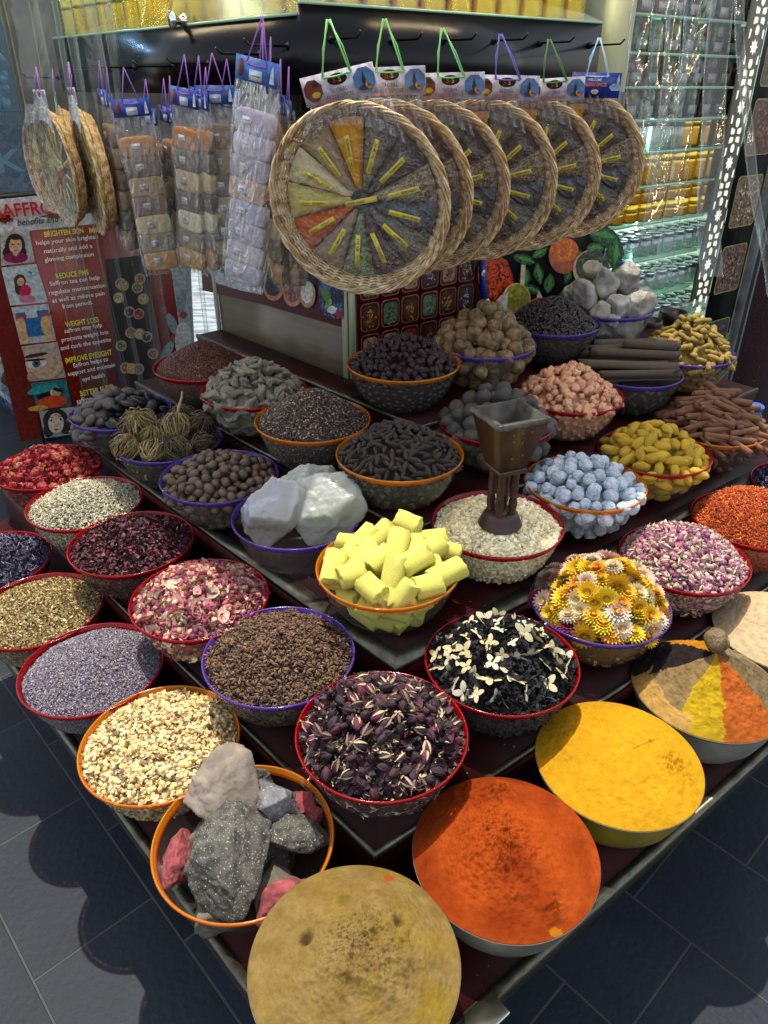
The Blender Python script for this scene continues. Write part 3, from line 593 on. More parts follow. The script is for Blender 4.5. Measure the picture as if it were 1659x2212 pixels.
# white petals on the black
WP = [meshof(T(np.vstack([cup_petals(4, .05, 1, .35, .3, None, s, .5, None, .2).V]), [tuple(f) for f in cup_petals(4, .05, 1, .35, .3, None).lp.reshape(-1, 4)]), 'white_petals', M_petal, c, False) for s, c in ((0, '#cfc79c'), (.4, '#dcd6b4'), (.9, '#c4bb88'))]
pieces(POS['bw'], WP, 'white_petal_tuft', 'cream-white petal tuft among the black petals', 'dried petal', 'white petal tufts on black petals', shellpts(60, .012, .075, minf=1.5), tiltamt=.6, scale=(.011, .021), follow=.4, zoff=.010)
# red cockscomb flower heads
def puff(seed, cols):
    mb = MB(); rr = random.Random(seed); mb.add(blob(3, (1, .85, .6), .35, 2.6, seed, .25), None, cols[0])
    for k in range(90):
        d = Vector((rr.gauss(0, 1), rr.gauss(0, 1), abs(rr.gauss(0, .8)))).normalized(); mb.add(SLV, frame(Vector((d.x, d.y*.85, d.z*.6))*1.0, (rr.gauss(0, 1), rr.gauss(0, 1), rr.gauss(0, 1)), d) @ SCL(.2, .13, .16), cols[rr.randrange(len(cols))])
    return mb.mesh('dried_flower_head', M_petal)
RP = [puff(1, ['#9a1622', '#b01f2c', '#7d101a']), puff(2, ['#a01a28', '#c03540', '#8a1420']), puff(3, ['#9a1a24', '#a83a30', '#b06048']), puff(4, ['#a8502c', '#a82030', '#c08860']), puff(5, ['#8a1420', '#b8202e', '#6a1018'])]
heap(POS['redfl'], 'red_flower_bed', 'loose red florets between the red flower heads', M_petal, .06, 2600, [(SLV, (.007, .004, .005), .4, ['#9a1824', '#b82a36', '#74121a', '#a8603c'], [4, 3, 3, 1], 1)], '#4a0a10', flat=1.0)
pieces(POS['redfl'], RP, 'dried_flower_head', 'crinkled bright red dried flower head in the left bowl', 'flower head', 'red dried flower heads', shellpts(70, .0165, .06, R=.142, minf=1.35), tiltamt=.5, scale=(.013, .021), follow=.5)
# ---- solid pieces
M_sulf = pm('chalky_sulfur', '#dcd66c', '#c8be50', 14, .8, (45, .7, .004), rnd=.04, sss=.1)
def sulf(seed):
    rr = random.Random(seed); L = rr.uniform(1.0, 1.5); n = 26; V = []; F = []; rings = [(-L, .0), (-L, .3), (-L, .6), (-L, .88), (-L+.05, .98), (-L+.12, 1), (-L*.3, 1), (L*.3, 1), (L-.12, 1), (L-.04, .99), (L, .92), (L, .6), (L, .3), (L, 0)]
    for z, r in rings:
        for i in range(n):
            a = 2*PI*i/n; x, y = math.cos(a)*max(r, .01), math.sin(a)*max(r, .01); fl = .035*math.cos(2*a+seed); zz = z
            if abs(abs(z)-L) < .08: zz += .20*noise.noise(Vector((x*1.8+seed, y*1.8, z)))+.10*noise.noise(Vector((x*5+seed, y*5, z)))+(.08*x if z > 0 else -.06*y)
            kk = 1+.05*noise.noise(Vector((x*2+seed, y*2, zz*2)))+.03*noise.noise(Vector((x*7, y*7+seed, zz*6))); V.append((x*(1+fl)*kk, y*(1-fl)*.93*kk, zz))
    for k in range(len(rings)-1):
        for i in range(n): j = (i+1) % n; F.append((k*n+i, k*n+j, (k+1)*n+j, (k+1)*n+i))
    me = meshof(T(V, F), 'sulfur_stick', M_sulf); return me
SU = [sulf(i) for i in range(6)]
SPX = [(-.120, -.025, .128, 1.4, .5), (-.078, -.055, .130, .35, .1), (-.058, .065, .140, .75, .5), (-.092, .078, .128, 2.9, 0), (-.034, -.100, .125, 2.3, .2), (.012, -.058, .140, 1.2, 1.0), (.056, -.030, .150, .6, .2), (.085, -.092, .128, .25, .1), (.125, -.050, .130, .5, .2), (.098, .030, .142, .6, .15), (.140, .050, .122, 2.9, .1), (.020, .020, .155, 1.35, .5), (-.020, .080, .142, .9, .3), (.045, .108, .160, 2.65, .15), (.030, -.115, .120, .4, .9), (-.015, -.010, .140, .6, .5), (.060, .040, .135, 1.5, .2), (.1, .095, .125, .2, 0), (-.04, .02, .13, 1.8, .1), (.005, .1, .128, .2, .3), (-.1, .02, .12, .6, .1), (.1, -.01, .118, 1.9, .3), (-.01, -.1, .105, 1.0, .1), (.04, -.09, .105, 1.4, .1), (-.07, -.01, .118, .9, .2)]
for i, (x, y, z, yaw, tl) in enumerate(SPX):
    o = link('sulfur_stick', SU[i % 6]); s = .0250 if i not in (3, 10, 14) else .0215; o.scale = (s, s, s*1.02); o.location = POS['sulfur']+Vector((x*.93, y*.93, z)); o.rotation_euler = (Matrix.Rotation(yaw, 4, 'Z') @ Matrix.Rotation(PI/2-tl, 4, 'Y')).to_euler(); tag(o, 'broken pale yellow sulfur stick in the amber-rimmed bowl', 'sulfur stick', 'yellow sulfur sticks')
rr = random.Random(3)
for i in range(22):
    lay = i % 2; a = 2*PI*i/22; z = .028+.042*lay; q = wall_r(z)*.97-.034; o = link('sulfur_stick', SU[i % 6]); o.scale = (.021,)*3; o.location = POS['sulfur']+Vector((q*math.cos(a), q*math.sin(a), z+.005)); o.rotation_euler = (Matrix.Rotation(a+PI/2+rr.uniform(-.4, .4), 4, 'Z') @ Matrix.Rotation(PI/2+rr.uniform(-.5, .5), 4, 'Y')).to_euler(); tag(o, 'broken pale yellow sulfur stick in the amber-rimmed bowl', 'sulfur stick', 'yellow sulfur sticks')
M_blue = pm('pale_blue_chalk', '#9fb4c8', '#c6ccce', 1.6, .9, (3, .5, .05), rnd=.12, hue=.008)
BB = [meshof(blob(3, (1, .95, .90), .20, 1.3, i, .05), 'chalk_ball', M_blue) for i in range(6)]
core_obj(POS['blue'], 'chalk_ball_bed', 'hidden lower layers of blue chalk balls', M_blue, .05, '#8090a0', sink=.03, rw=.80)
pieces(POS['blue'], BB, 'chalk_ball', 'round pale blue chalk ball in the amber-rimmed bowl', 'chalk ball', 'pale blue chalk balls', shellpts(60, .0178, .07, R=.145, layers=2, minf=1.72)+wallpts(60, .0165, random.Random(1)), scale=(.0140, .0200), rotfn=anyrot)
M_nut = pm('nutmeg_shell', '#5d4a38', '#3c2d22', 9, .5, (20, .35, .003), rnd=.28, stretch=(3, 3, .6))
NM = []
for i in range(5):
    t = ICO[3]; V = []
    for v in t.V:
        v = Vector(v); a = math.atan2(v.y, v.x); k = 1+.018*math.sin(a*11+3*v.z+i)+.06*noise.noise(v*1.5+Vector((i, 0, 0))); V.append((v.x*.86*k, v.y*.86*k, v.z*1.12*k))
    NM.append(meshof(T(V, [tuple(f) for f in t.lp.reshape(-1, 3)]), 'nutmeg', M_nut))
core_obj(POS['nutmeg'], 'nutmeg_bed', 'hidden lower layers of nutmegs', M_nut, .045, '#302418', sink=.022, rw=.86)
pieces(POS['nutmeg'], NM, 'nutmeg', 'brown oval nutmeg in the purple-rimmed bowl', 'nutmeg', 'whole nutmegs', shellpts(95, .0132, .06, R=.144, layers=2, minf=1.62)+wallpts(80, .013, random.Random(2)), scale=(.0112, .0145), rotfn=anyrot)
M_tur = pm('turmeric_root_skin', '#c4a228', '#9c7a14', 18, .85, (40, .6, .003), rnd=.14, hue=.008)
TB = [meshof(blob(3, (1.25+.25*(i % 3), .82, .78), .22, 1.5, i+3, .06), 'turmeric_bulb', M_tur) for i in range(6)]
core_obj(POS['turoot'], 'turmeric_bulb_bed', 'hidden lower layers of turmeric bulbs', M_tur, .055, '#6a4a10', sink=.03, rw=.82)
pieces(POS['turoot'], TB, 'turmeric_bulb', 'stubby yellow turmeric bulb in the red-rimmed bowl', 'turmeric root', 'yellow turmeric bulbs', shellpts(62, .0165, .085, R=.146, layers=2, minf=1.55)+wallpts(50, .0165, random.Random(4)), tiltamt=.35, scale=(.0135, .018), follow=.5, axis='x')
M_fin = pm('turmeric_finger_skin', '#a38a3a', '#6f5a1e', 16, .8, (40, .6, .003), rnd=.2, hue=.008)
FG = []
for i in range(6):
    rr = random.Random(i); n = 7; p = [(.5*math.sin(q*1.6+i)*.35, .3*math.cos(q*2+i)*.3, (q-.5)*4.4) for q in np.linspace(0, 1, n)]; r = [.55, .8, .7, .85, .72, .82, .6]; FG.append(meshof(tube(p, [x*rr.uniform(.85, 1.15) for x in r], 9), 'turmeric_finger', M_fin))
core_obj(POS['fing'], 'turmeric_finger_bed', 'lower layers of turmeric fingers in the back right bowl', M_fin, .1, '#4a3a12', FG and [tube([(0, 0, -2), (0, .2, 0), (0, 0, 2)], .8, 6)], .011, 0, None, sink=.02, rw=.86)
def lay(x, y, rr):
    g = math.hypot(x, y); ax = Vector((-y, x, 0)).normalized() if g > 1e-4 else Vector((1, 0, 0)); return (Matrix.Rotation(g/.14*.6, 4, ax) @ Matrix.Rotation(rr.uniform(0, 6.28), 4, 'Z') @ Matrix.Rotation(PI/2+rr.gauss(0, .3), 4, 'Y')).to_euler()
pieces(POS['fing'], FG, 'turmeric_finger', 'ochre turmeric finger in the back right bowl', 'turmeric root', 'ochre turmeric fingers', shellpts(85, .0125, .12, p=1.5, R=.15, layers=2, minf=1.4)+wallpts(60, .012, random.Random(6)), scale=(.0085, .0115), rotfn=lay, zoff=.006, axis='z')
M_gin = pm('grey_ginger_skin', '#7e7a6a', '#5a564a', 12, .85, (35, .5, .003), rnd=.16)
GG = []
for i in range(6):
    rr = random.Random(i+40); V0 = blob(3, (1.7, .75, .6), .45, 1.5, i+20, .12); t = V0.V; t[:, 2] += .35*np.sin(t[:, 0]*1.6+i); t[:, 1] += .3*np.cos(t[:, 0]*2+i); GG.append(meshof(V0, 'ginger_piece', M_gin))
core_obj(POS['ginger'], 'ginger_bed', 'lower layers of grey ginger', M_gin, .08, '#3a362c', sink=.02, rw=.84)
pieces(POS['ginger'], GG, 'ginger_piece', 'knobbly grey dried ginger piece before the kiosk panel', 'ginger', 'grey ginger pieces', shellpts(75, .0165, .10, p=1.5, R=.148, layers=2, minf=1.35)+wallpts(50, .015, random.Random(7)), tiltamt=.45, scale=(.0125, .0175), follow=.6, axis='x')
M_peach = pm('peach_resin', '#c99a78', '#b8805c', 20, .3, (40, .4, .003), rnd=.13, hue=.012, sss=.25)
PE = [meshof(blob(3, (1, .85, .8), .5, 1.9, i, .25, 6), 'resin_lump', M_peach, smooth=False) for i in range(8)]
core_obj(POS['peach'], 'resin_lump_bed', 'lower layers of peach resin seen through the bowl', M_peach, .075, '#6a4630', [blob(1, (1, .85, .8), .4, 1.7, 3)], .011, 330, (['#c99a78'], [1]), sink=.014, rw=.9)
for o_ in (0,):
    cm = bpy.data.objects.get('resin_lump_bed')
pieces(POS['peach'], PE, 'resin_lump', 'peach-coloured translucent resin lump in the red-rimmed bowl', 'resin lump', 'peach resin lumps', shellpts(150, .0115, .085, p=1.6, R=.146, layers=1, minf=1.35, tries=20000), tiltamt=1, scale=(.0085, .0185), zoff=.002)
core_obj(POS['lime'], 'dried_lime_bed', 'hidden lower layers of dried limes', M_lime, .07, '#3a2a18', sink=.035, rw=.8)
pieces(POS['lime'], LM, 'dried_lime', 'brown dried lime in the purple-rimmed bowl behind the berries', 'dried lime', 'brown dried limes', shellpts(52, .0215, .115, p=1.5, R=.148, layers=2, minf=1.5)+wallpts(34, .020, random.Random(9)), scale=(.0195, .0235), rotfn=anyrot)
core_obj(POS['blime'], 'black_lime_bed', 'hidden lower layers of black limes', M_blime, .05, '#15120f', sink=.035, rw=.8)
pieces(POS['blime'], BL, 'black_lime', 'charcoal black dried lime in the bowl behind the incense burner', 'dried lime', 'black dried limes', shellpts(46, .022, .10, p=1.6, R=.148, layers=2, minf=1.5)+wallpts(34, .020, random.Random(10)), scale=(.019, .024), rotfn=anyrot)
M_ch = pm('wrinkled_berry_skin', '#3a1c1c', '#1c1216', 8, .38, (30, .6, .003), rnd=.5, hue=.02)
CH = [meshof(blob(3, (1.05, .85, .68), .5, 2.0, i, .28), 'dried_berry', M_ch) for i in range(6)]
core_obj(POS['cherry'], 'dried_berry_bed', 'lower layers of dark berries seen through the bowl', M_ch, .07, '#120a0c', [blob(1, (1, .9, .85), .3, 2, 3)], .009, 420, (['#3a1c1c'], [1]), sink=.012, rw=.92)
pieces(POS['cherry'], CH, 'dried_berry', 'dark wrinkled red-black berry in the bowl at the kiosk corner', 'dried berry', 'dark dried berries', shellpts(230, .0098, .08, p=1.6, R=.145, layers=1, minf=1.35, tries=20000), scale=(.0078, .0108), rotfn=anyrot, zoff=.002)
M_cd = pm('black_cardamom_skin', '#41352b', '#241c16', 20, .8, (30, .6, .003), rnd=.3, stretch=(3, 3, .5))
CD = []
for i in range(5):
    t = ICO[3]; V = []
    for v in t.V:
        v = Vector(v); a = math.atan2(v.y, v.x); k = 1+.07*math.sin(a*7+i)+.15*noise.noise(v*1.5+Vector((i, 2, 0))); tp = (1-.45*abs(v.z)**2); V.append((v.x*.48*k*tp+.12*math.sin(v.z*2+i), v.y*.42*k*tp, v.z*1.35))
    CD.append(meshof(T(V, [tuple(f) for f in t.lp.reshape(-1, 3)]), 'cardamom_pod', M_cd))
core_obj(POS['card'], 'cardamom_bed', 'lower layers of black cardamom seen through the bowl', M_attr, .055, '#241c14', [OCT], .010, 300, (['#4f4634', '#5e5540', '#3a3226'], [1, 1, 1]), sink=.012, rw=.92)
pieces(POS['card'], CD, 'cardamom_pod', 'ridged dark brown cardamom pod in the amber-rimmed bowl', 'cardamom pod', 'black cardamom pods', shellpts(270, .0095, .08, p=1.7, R=.146, layers=1, minf=1.25, tries=30000), scale=(.0105, .0145), rotfn=lay, zoff=.003)
# pebbles
M_pebA = pm('smooth_grey_pebble', '#4c4642', '#3c3633', 6, .55, (9, .1, .001), rnd=.2, spec=.3); M_pebB = pm('black_pebble', '#15151a', None, rough=.4, rnd=.3, spec=.3)
PA = [meshof(blob(3, (1.25, .95, .62), .12, 1, i), 'pebble', M_pebA) for i in range(4)]; PB = [meshof(blob(3, (1.3, .9, .5), .12, 1, i+4), 'pebble', M_pebB) for i in range(4)]
core_obj(POS['pebb'], 'pebble_bed', 'hidden lower layer of pebbles', M_pebA, .03, '#2c2827', sink=.03, rw=.82)
pp = shellpts(44, .0225, .075, R=.15, layers=2, minf=1.35)+wallpts(20, .02, random.Random(12))
pieces(POS['pebb'], PA, 'pebble', 'smooth grey-brown pebble in the purple-rimmed bowl by the poster', 'pebble', 'grey pebbles', [q for q in pp if q[0] < .0+.4*q[1]+.02], tiltamt=.4, scale=(.017, .024), follow=.4)
pieces(POS['pebb'], PB, 'pebble', 'smooth black pebble in the purple-rimmed bowl by the poster', 'pebble', 'black pebbles', [q for q in pp if q[0] >= .0+.4*q[1]+.02], tiltamt=.4, scale=(.019, .026), follow=.4)
# curled root balls
def rootball(seed, col, stem=False):
    rr = random.Random(seed); mb = MB(); cl = [lin(c) for c in col]
    for k in range(90):
        a = rr.uniform(0, 2*PI); w = rr.uniform(.3, .95); tw = rr.uniform(-1.6, 1.6); pts = []
        for q in np.linspace(0, 1, 8):
            th = q*PI*rr.uniform(.82, 1.); r = math.sin(th)*w+.08*rr.uniform(-1, 1); pts.append((r*math.cos(a+tw*q), r*math.sin(a+tw*q), -math.cos(th)*.8+.08*rr.uniform(-1, 1)))
        mb.add(tube(pts, [.045, .042, .038, .034, .03, .026, .022, .012], 4), None, cl[rr.randrange(len(cl))])
    if stem: mb.add(tube([(0, 0, .6), (.1, .05, 1.2), (.25, .1, 1.7), (.28, .12, 2.1)], [.12, .09, .08, .07], 6), None, cl[0])
    else: mb.add(tube([(0, 0, -.6), (.05, 0, -1.0)], [.12, .06], 6), None, cl[0])
    return mb.mesh('root_ball', M_attr)
pale = ['#a8935f', '#bfae7c', '#8f7a4a', '#75643e']; drk = ['#5e5138', '#75654a', '#463c2a']
RB = [rootball(1, pale), rootball(2, pale, True), rootball(3, drk), rootball(4, pale)]
core_obj(POS['roots'], 'root_bed', 'dry root tangle in the lower bowl', M_attr, .01, '#2c2618', [CURL], .012, 220, (['#8a7a55', '#6a5c3e', '#4a4030'], [1, 1, 1]), sink=.02, rw=.9)
for i, (x, y, z, s, m, rx, rz, lab) in enumerate(((-.07, -.01, .165, .062, 0, .4, 0, 'large pale straw-coloured root ball at the left of its bowl'), (.03, .0, .160, .046, 1, -.3, .5, 'pale root ball with an upright stem in the middle of its bowl'), (.095, .025, .150, .050, 2, .5, 1, 'dark brown root ball at the right rim of its bowl'), (-.095, -.075, .130, .045, 3, .7, 2, 'small pale root ball on the left front rim'), (-.015, -.095, .130, .040, 0, 1.2, 3, 'flattened pale root ball at the front rim'), (.05, -.085, .128, .042, 2, .9, 4, 'dark root ball at the front rim beside the nutmegs'), (.02, .09, .15, .045, 2, .2, 5, 'dark root ball at the back of its bowl'), (.11, -.04, .12, .04, 2, 1.3, 2, 'dark frayed root ball hanging over the right rim'), (-.03, -.045, .15, .036, 3, .3, 2.5, 'small twisted pale root ball wedged in the middle'))):
    o = link('root_ball', RB[m]); o.location = POS['roots']+Vector((x, y, z)); o.scale = (s,)*3; o.rotation_euler = (rx, .3*math.sin(i*2), rz); tag(o, lab, 'dried root', 'curled desert root balls')
# cinnamon quills and bark rolls
def quill(L, r, turns, seed, mat, th=.10, double=True, nm='cinnamon_quill'):
    rr = random.Random(seed); V = []; F = []; ns = 26; nl = 9
    for j in range(nl+1):
        z = L*(j/nl-.5)
        for i in range(ns+1):
            q = i/ns; a = turns*2*PI*(q-.5); R = r*(1-.42*abs(2*q-1)**1.2)*(1+.05*noise.noise(Vector((math.cos(a), math.sin(a), z*1.2+seed))))
            cx = r*.35*(1 if q > .5 else -1)*0; zz = z+(.06*L*noise.noise(Vector((a*.8, seed, j/nl*3))) if j in (0, nl) else 0)
            off = (r*.34*math.sin((q-.5)*PI)) if double else 0
            V.append((R*math.cos(a)+off, R*math.sin(a), zz))
    n1 = len(V); w = ns+1
    for k in range(n1): x, y, z = V[k]; s = 1-th; V.append((x*s, y*s, z))
    for j in range(nl):
        for i in range(ns): a = j*w+i; F.append((a, a+1, a+w+1, a+w)); F.append((n1+a, n1+a+w, n1+a+w+1, n1+a+1))
    for i in range(ns): F.append((i, n1+i, n1+i+1, i+1)); b = nl*w+i; F.append((b, b+1, n1+b+1, n1+b))
    for j in range(nl): a = j*w; F.append((a, a+w, n1+a+w, n1+a)); b = j*w+ns; F.append((b, n1+b, n1+b+w, b+w))
    return meshof(T(V, F), nm, mat)
M_cin = pm('cinnamon_bark', '#7a5236', '#573520', 24, .75, (60, .4, .002), rnd=.18, stretch=(2, 2, .4)); M_brk = pm('rough_grey_bark', '#5c4d3c', '#3c3126', 20, .85, (50, .6, .003), rnd=.15, stretch=(2, 2, .5))
CQ = [quill(5.5+i*.8, .9, 1.0+.1*i, i, M_cin) for i in range(5)]
core_obj(POS['cinn'], 'cinnamon_bed', 'lower layers of cinnamon quills seen through the bowl', M_attr, .08, '#3a2414', [tube([(0, 0, -1.1), (0, 0, 1.1)], .5, 6)], .014, 190, (['#7a5034', '#5f3a24', '#8a5f3e'], [1, 1, 1]), sink=.014, rw=.9)
cp = shellpts(72, .0125, .11, p=1.6, R=.148, layers=2, minf=1.25)
rr = random.Random(8)
def layq(x, y, r_): 
    g = math.hypot(x, y); ax = Vector((-y, x, 0)).normalized() if g > 1e-4 else Vector((1, 0, 0)); return (Matrix.Rotation(g/.14*.45, 4, ax) @ Matrix.Rotation(r_.gauss(-.35, .45), 4, 'Z') @ Matrix.Rotation(PI/2+r_.gauss(0, .15), 4, 'Y')).to_euler()
pieces(POS['cinn'], CQ, 'cinnamon_quill', 'short reddish cinnamon quill in the amber-rimmed bowl at right', 'cinnamon stick', 'short cinnamon quills', cp, scale=(.0095, .0125), rotfn=layq, zoff=.006)
BKm = [quill(15+i, 1, 1.15, i+20, M_brk, nm='bark_roll') for i in range(4)]
core_obj(POS['bark'], 'bark_bed', 'dark bark pieces lying inside the lower bowl', M_attr, .05, '#1d1812', [tube([(0, 0, -1.1), (0, 0, 1.1)], .4, 6)], .014, 150, (['#4a3c2c', '#5a4a30', '#3a3022'], [1, 1, 1]), sink=.02, rw=.88)
for i, (x, y, z, yw, s, r, lab) in enumerate(((-.02, -.100, .150, -.05, .0135, 0, 'front bark roll lowest over the rim'), (-.03, -.050, .162, -.12, .0150, .3, 'bark roll second from the front'), (.0, .000, .178, -.08, .0158, .1, 'thick bark roll in the middle of the bundle'), (.0, .050, .185, -.1, .0150, .5, 'bark roll behind the middle one'), (.01, .095, .185, -.04, .0145, .2, 'rearmost bark roll'), (-.01, -.02, .148, -.2, .014, 0, 'bark roll under the thick middle one'), (.0, .07, .160, -.05, .014, 0, 'lower rear bark roll'), (.03, -.08, .135, .1, .012, 0, 'thin bark roll in front under the lowest'), (.05, .03, .20, -.14, .0125, .9, 'short topmost bark roll'))):
    o = link('bark_roll', BKm[i % 4]); o.location = POS['bark']+Vector((x, y, z-.012)); s *= 1.18; o.scale = (s, s, s*(.92+.1*math.sin(i*2.2) if i < 7 else .72)); o.rotation_euler = (Matrix.Rotation(yw+.1+.16*math.sin(i*5.1), 4, 'Z') @ Matrix.Rotation(PI/2+.08*math.sin(i*3.3), 4, 'Y') @ Matrix.Rotation(r*4+2.6, 4, 'Z')).to_euler(); tag(o, 'long grey-brown '+lab, 'cinnamon bark', 'long bark rolls')
# rocks
def rock(name, pos, s, rot, mat, seed, label, cat='rock', amp=.10, facet=15, sub=5, group=None):
    r3 = random.Random(seed*7+1); PL = []
    for _ in range(facet):
        d = Vector((r3.uniform(-1, 1), r3.uniform(-1, 1), r3.uniform(-1, 1))).normalized(); PL.append((d, r3.uniform(.55, .84)))
    V = []
    for v in ICO[sub].V:
        v = Vector(v); r = 1.12
        for d, l in PL:
            c = v.dot(d)
            if c > .05: r = min(r, l/c)
        r *= 1+amp*noise.noise(v*1.3+Vector((seed, 0, 0)))+.05*noise.noise(v*5+Vector((0, seed, 0)))+.025*noise.noise(v*13); V.append((v.x*r*s[0]*1.18, v.y*r*s[1]*1.18, v.z*r*s[2]*1.18))
    t = T(V, [tuple(f) for f in ICO[sub].lp.reshape(-1, 3)])

    V = t.V; 
    for i in range(len(V)):
        v = Vector(V[i]); d = v.normalized(); k = noise.noise(v*60)*.0022+noise.noise(v*150)*.0012; V[i] = v+d*k
    o = meshof(t, name, mat, smooth=mat.name.endswith('alum')); o = link(name, o); o.location = pos; o.rotation_euler = rot; tag(o, label, cat, group); return o
M_dk = pm('dark_speckled_lava', '#4a4842', '#2f2e2b', 60, .85, (120, .9, .003), ramp=(.42, .6), bump2=(90, .5, .003)); M_gt = pm('buff_granite', '#7e7266', '#5f564c', 30, .85, (80, .8, .003)); M_rd = pm('red_scoria', '#8a3f42', '#5f2226', 50, .85, (70, 1, .004), bump2=(60, .7, .004)); M_bg = pm('blue_grey_lava', '#66676a', '#48494c', 30, .75, (90, .9, .003)); M_gg = pm('olive_grey_stone', '#5f594c', '#4a453a', 20, .85, (60, .6, .003))
def speck(m, sc=70):
    nt = m.node_tree; p = [n for n in nt.nodes if n.type == 'BSDF_PRINCIPLED'][0]; lk = p.inputs['Base Color'].links[0].from_socket; tc = N(nt, 'ShaderNodeTexCoord'); v = N(nt, 'ShaderNodeTexNoise', i_Scale=sc*5., i_Detail=3.); nt.links.new(tc.outputs['Object'], v.inputs['Vector'])
    mr = N(nt, 'ShaderNodeMapRange'); mr.inputs[1].default_value = .62; mr.inputs[2].default_value = .68; nt.links.new(v.outputs[0], mr.inputs[0]); mx = N(nt, 'ShaderNodeMix', data_type='RGBA'); nt.links.new(mr.outputs[0], mx.inputs[0]); nt.links.new(lk, mx.inputs[6]); mx.inputs[7].default_value = c4('#a39c84'); nt.links.new(mx.outputs[2], p.inputs['Base Color'])
speck(M_dk); speck(M_bg, 60)
P = POS['rocks']
rock('volcanic_rock', P+Vector((-.022, -.022, .118)), (.069, .086, .042), (.25, .1, .25), M_dk, 3, 'large flat dark grey lava rock lying across the middle of the bowl')
rock('granite_rock', P+Vector((-.052, .080, .150)), (.058, .054, .036), (.45, -.1, .35), M_gt, 5, 'buff pinkish granite rock leaning at the back of the bowl')
rock('volcanic_rock', P+Vector((.042, .065, .125)), (.042, .038, .034), (.2, .3, 1.), M_bg, 9, 'light blue-grey lumpy lava rock right of the granite')
rock('volcanic_rock', P+Vector((.082, .020, .102)), (.048, .042, .028), (.1, .2, .2), M_dk, 12, 'speckled dark lava rock against the right rim')
rock('red_rock', P+Vector((-.112, -.015, .082)), (.024, .058, .024), (.2, .2, -.08), M_rd, 15, 'elongated crimson scoria at the left of the bowl')
rock('red_rock', P+Vector((.072, -.078, .072)), (.040, .044, .030), (.1, .1, -.5), M_rd, 18, 'chunky crimson scoria at the right front of the bowl')
rock('red_rock', P+Vector((.085, .082, .105)), (.022, .024, .018), (0, 0, .5), M_rd, 21, 'small red scoria behind the speckled rock')
rock('red_rock', P+Vector((.112, .058, .100)), (.016, .016, .013), (0, 0, 1.5), M_rd, 22, 'smallest red scoria pebble near the right rim')
rock('grey_stone', P+Vector((.002, .118, .120)), (.030, .024, .026), (.3, 0, 0), M_gg, 24, 'olive-grey stone at the back rim beside the granite')
rock('grey_stone', P+Vector((.055, -.045, .045)), (.048, .044, .034), (.1, .3, .4), M_gg, 27, 'dull grey stone at the bottom of the bowl under the red scoria')
rock('volcanic_rock', P+Vector((.03, .04, .055)), (.052, .05, .038), (.6, .2, .9), M_dk, 28, 'dark stone buried under the blue-grey rock')
rock('grey_stone', P+Vector((-.07, .03, .06)), (.04, .05, .034), (.4, .1, .2), M_gg, 29, 'grey stone buried between the scoria and the granite')
rock('grey_stone', P+Vector((-.04, -.07, .035)), (.05, .04, .03), (.3, 0, 1), M_gg, 26, 'grey stone lying at the bottom of the bowl under the lava rock')
M_al = pm('milky_alum', '#9fa29c', '#868a7a', 12, .3, (60, .8, .004), sss=.3, spec=.6); M_al2 = pm('clear_milky_alum', '#a29fac', '#8c8c7c', 8, .16, (30, .7, .004), sss=.4, spec=.8)
P = POS['alum']
rock('alum_block', P+Vector((-.062, -.010, .125)), (.066, .050, .090), (.05, .1, .3), M_al2, 31, 'pointed translucent alum block at the left of the bowl', 'alum block', .15, 12)
rock('alum_block', P+Vector((.060, -.018, .128)), (.080, .036, .086), (-.25, .12, -.12), M_al, 33, 'large flat-faced grey-white alum block at the right of the bowl', 'alum block', .10, 16)
rock('alum_block', P+Vector((.030, .060, .145)), (.082, .032, .074), (-.1, -.35, .18), M_al, 36, 'pale green-white alum slab leaning behind the others', 'alum block', .10, 16)
M_wr = pm('rough_white_mineral', '#a9a69e', '#77736a', 14, .85, (50, 1, .006), bump2=(40, .8, .006), rnd=.06)
P = POS['white']
for i, (x, y, z, s, lab) in enumerate(((.045, .0, .225, .052, 'topmost and largest white rock'), (-.02, -.02, .205, .046, 'white rock left of the topmost one'), (-.085, -.03, .175, .046, 'white rock over the left rim'), (-.04, .05, .225, .036, 'white rock at the back of the heap'), (.075, -.075, .150, .050, 'white rock at the front right rim'), (.01, -.085, .150, .046, 'white rock at the front of the heap'), (-.05, -.095, .140, .038, 'knobbly white rock at the front left rim'), (-.115, .02, .165, .036, 'small white rock at the far left rim'), (.11, .0, .160, .036, 'white rock over the right rim'), (-.015, -.125, .120, .024, 'smallest white rock touching the front rim'), (.0, .06, .15, .055, 'white rock buried in the middle'), (-.04, -.04, .065, .055, 'white rock low in the bowl at left'), (.05, -.03, .06, .058, 'white rock low in the bowl at right'), (.0, .06, .07, .05, 'white rock low in the bowl at the back'), (-.08, -.0, .10, .035, 'white rock inside the left wall'), (.09, -.02, .10, .034, 'white rock inside the right wall'))):
    rock('white_rock', P+Vector((x, y, z-.012)), (s*1.12, s*1.0, s*.92), (i, i*2, i*3), M_wr, 50+i, lab, 'rock', .16, 18, 4, 'white mineral rocks')
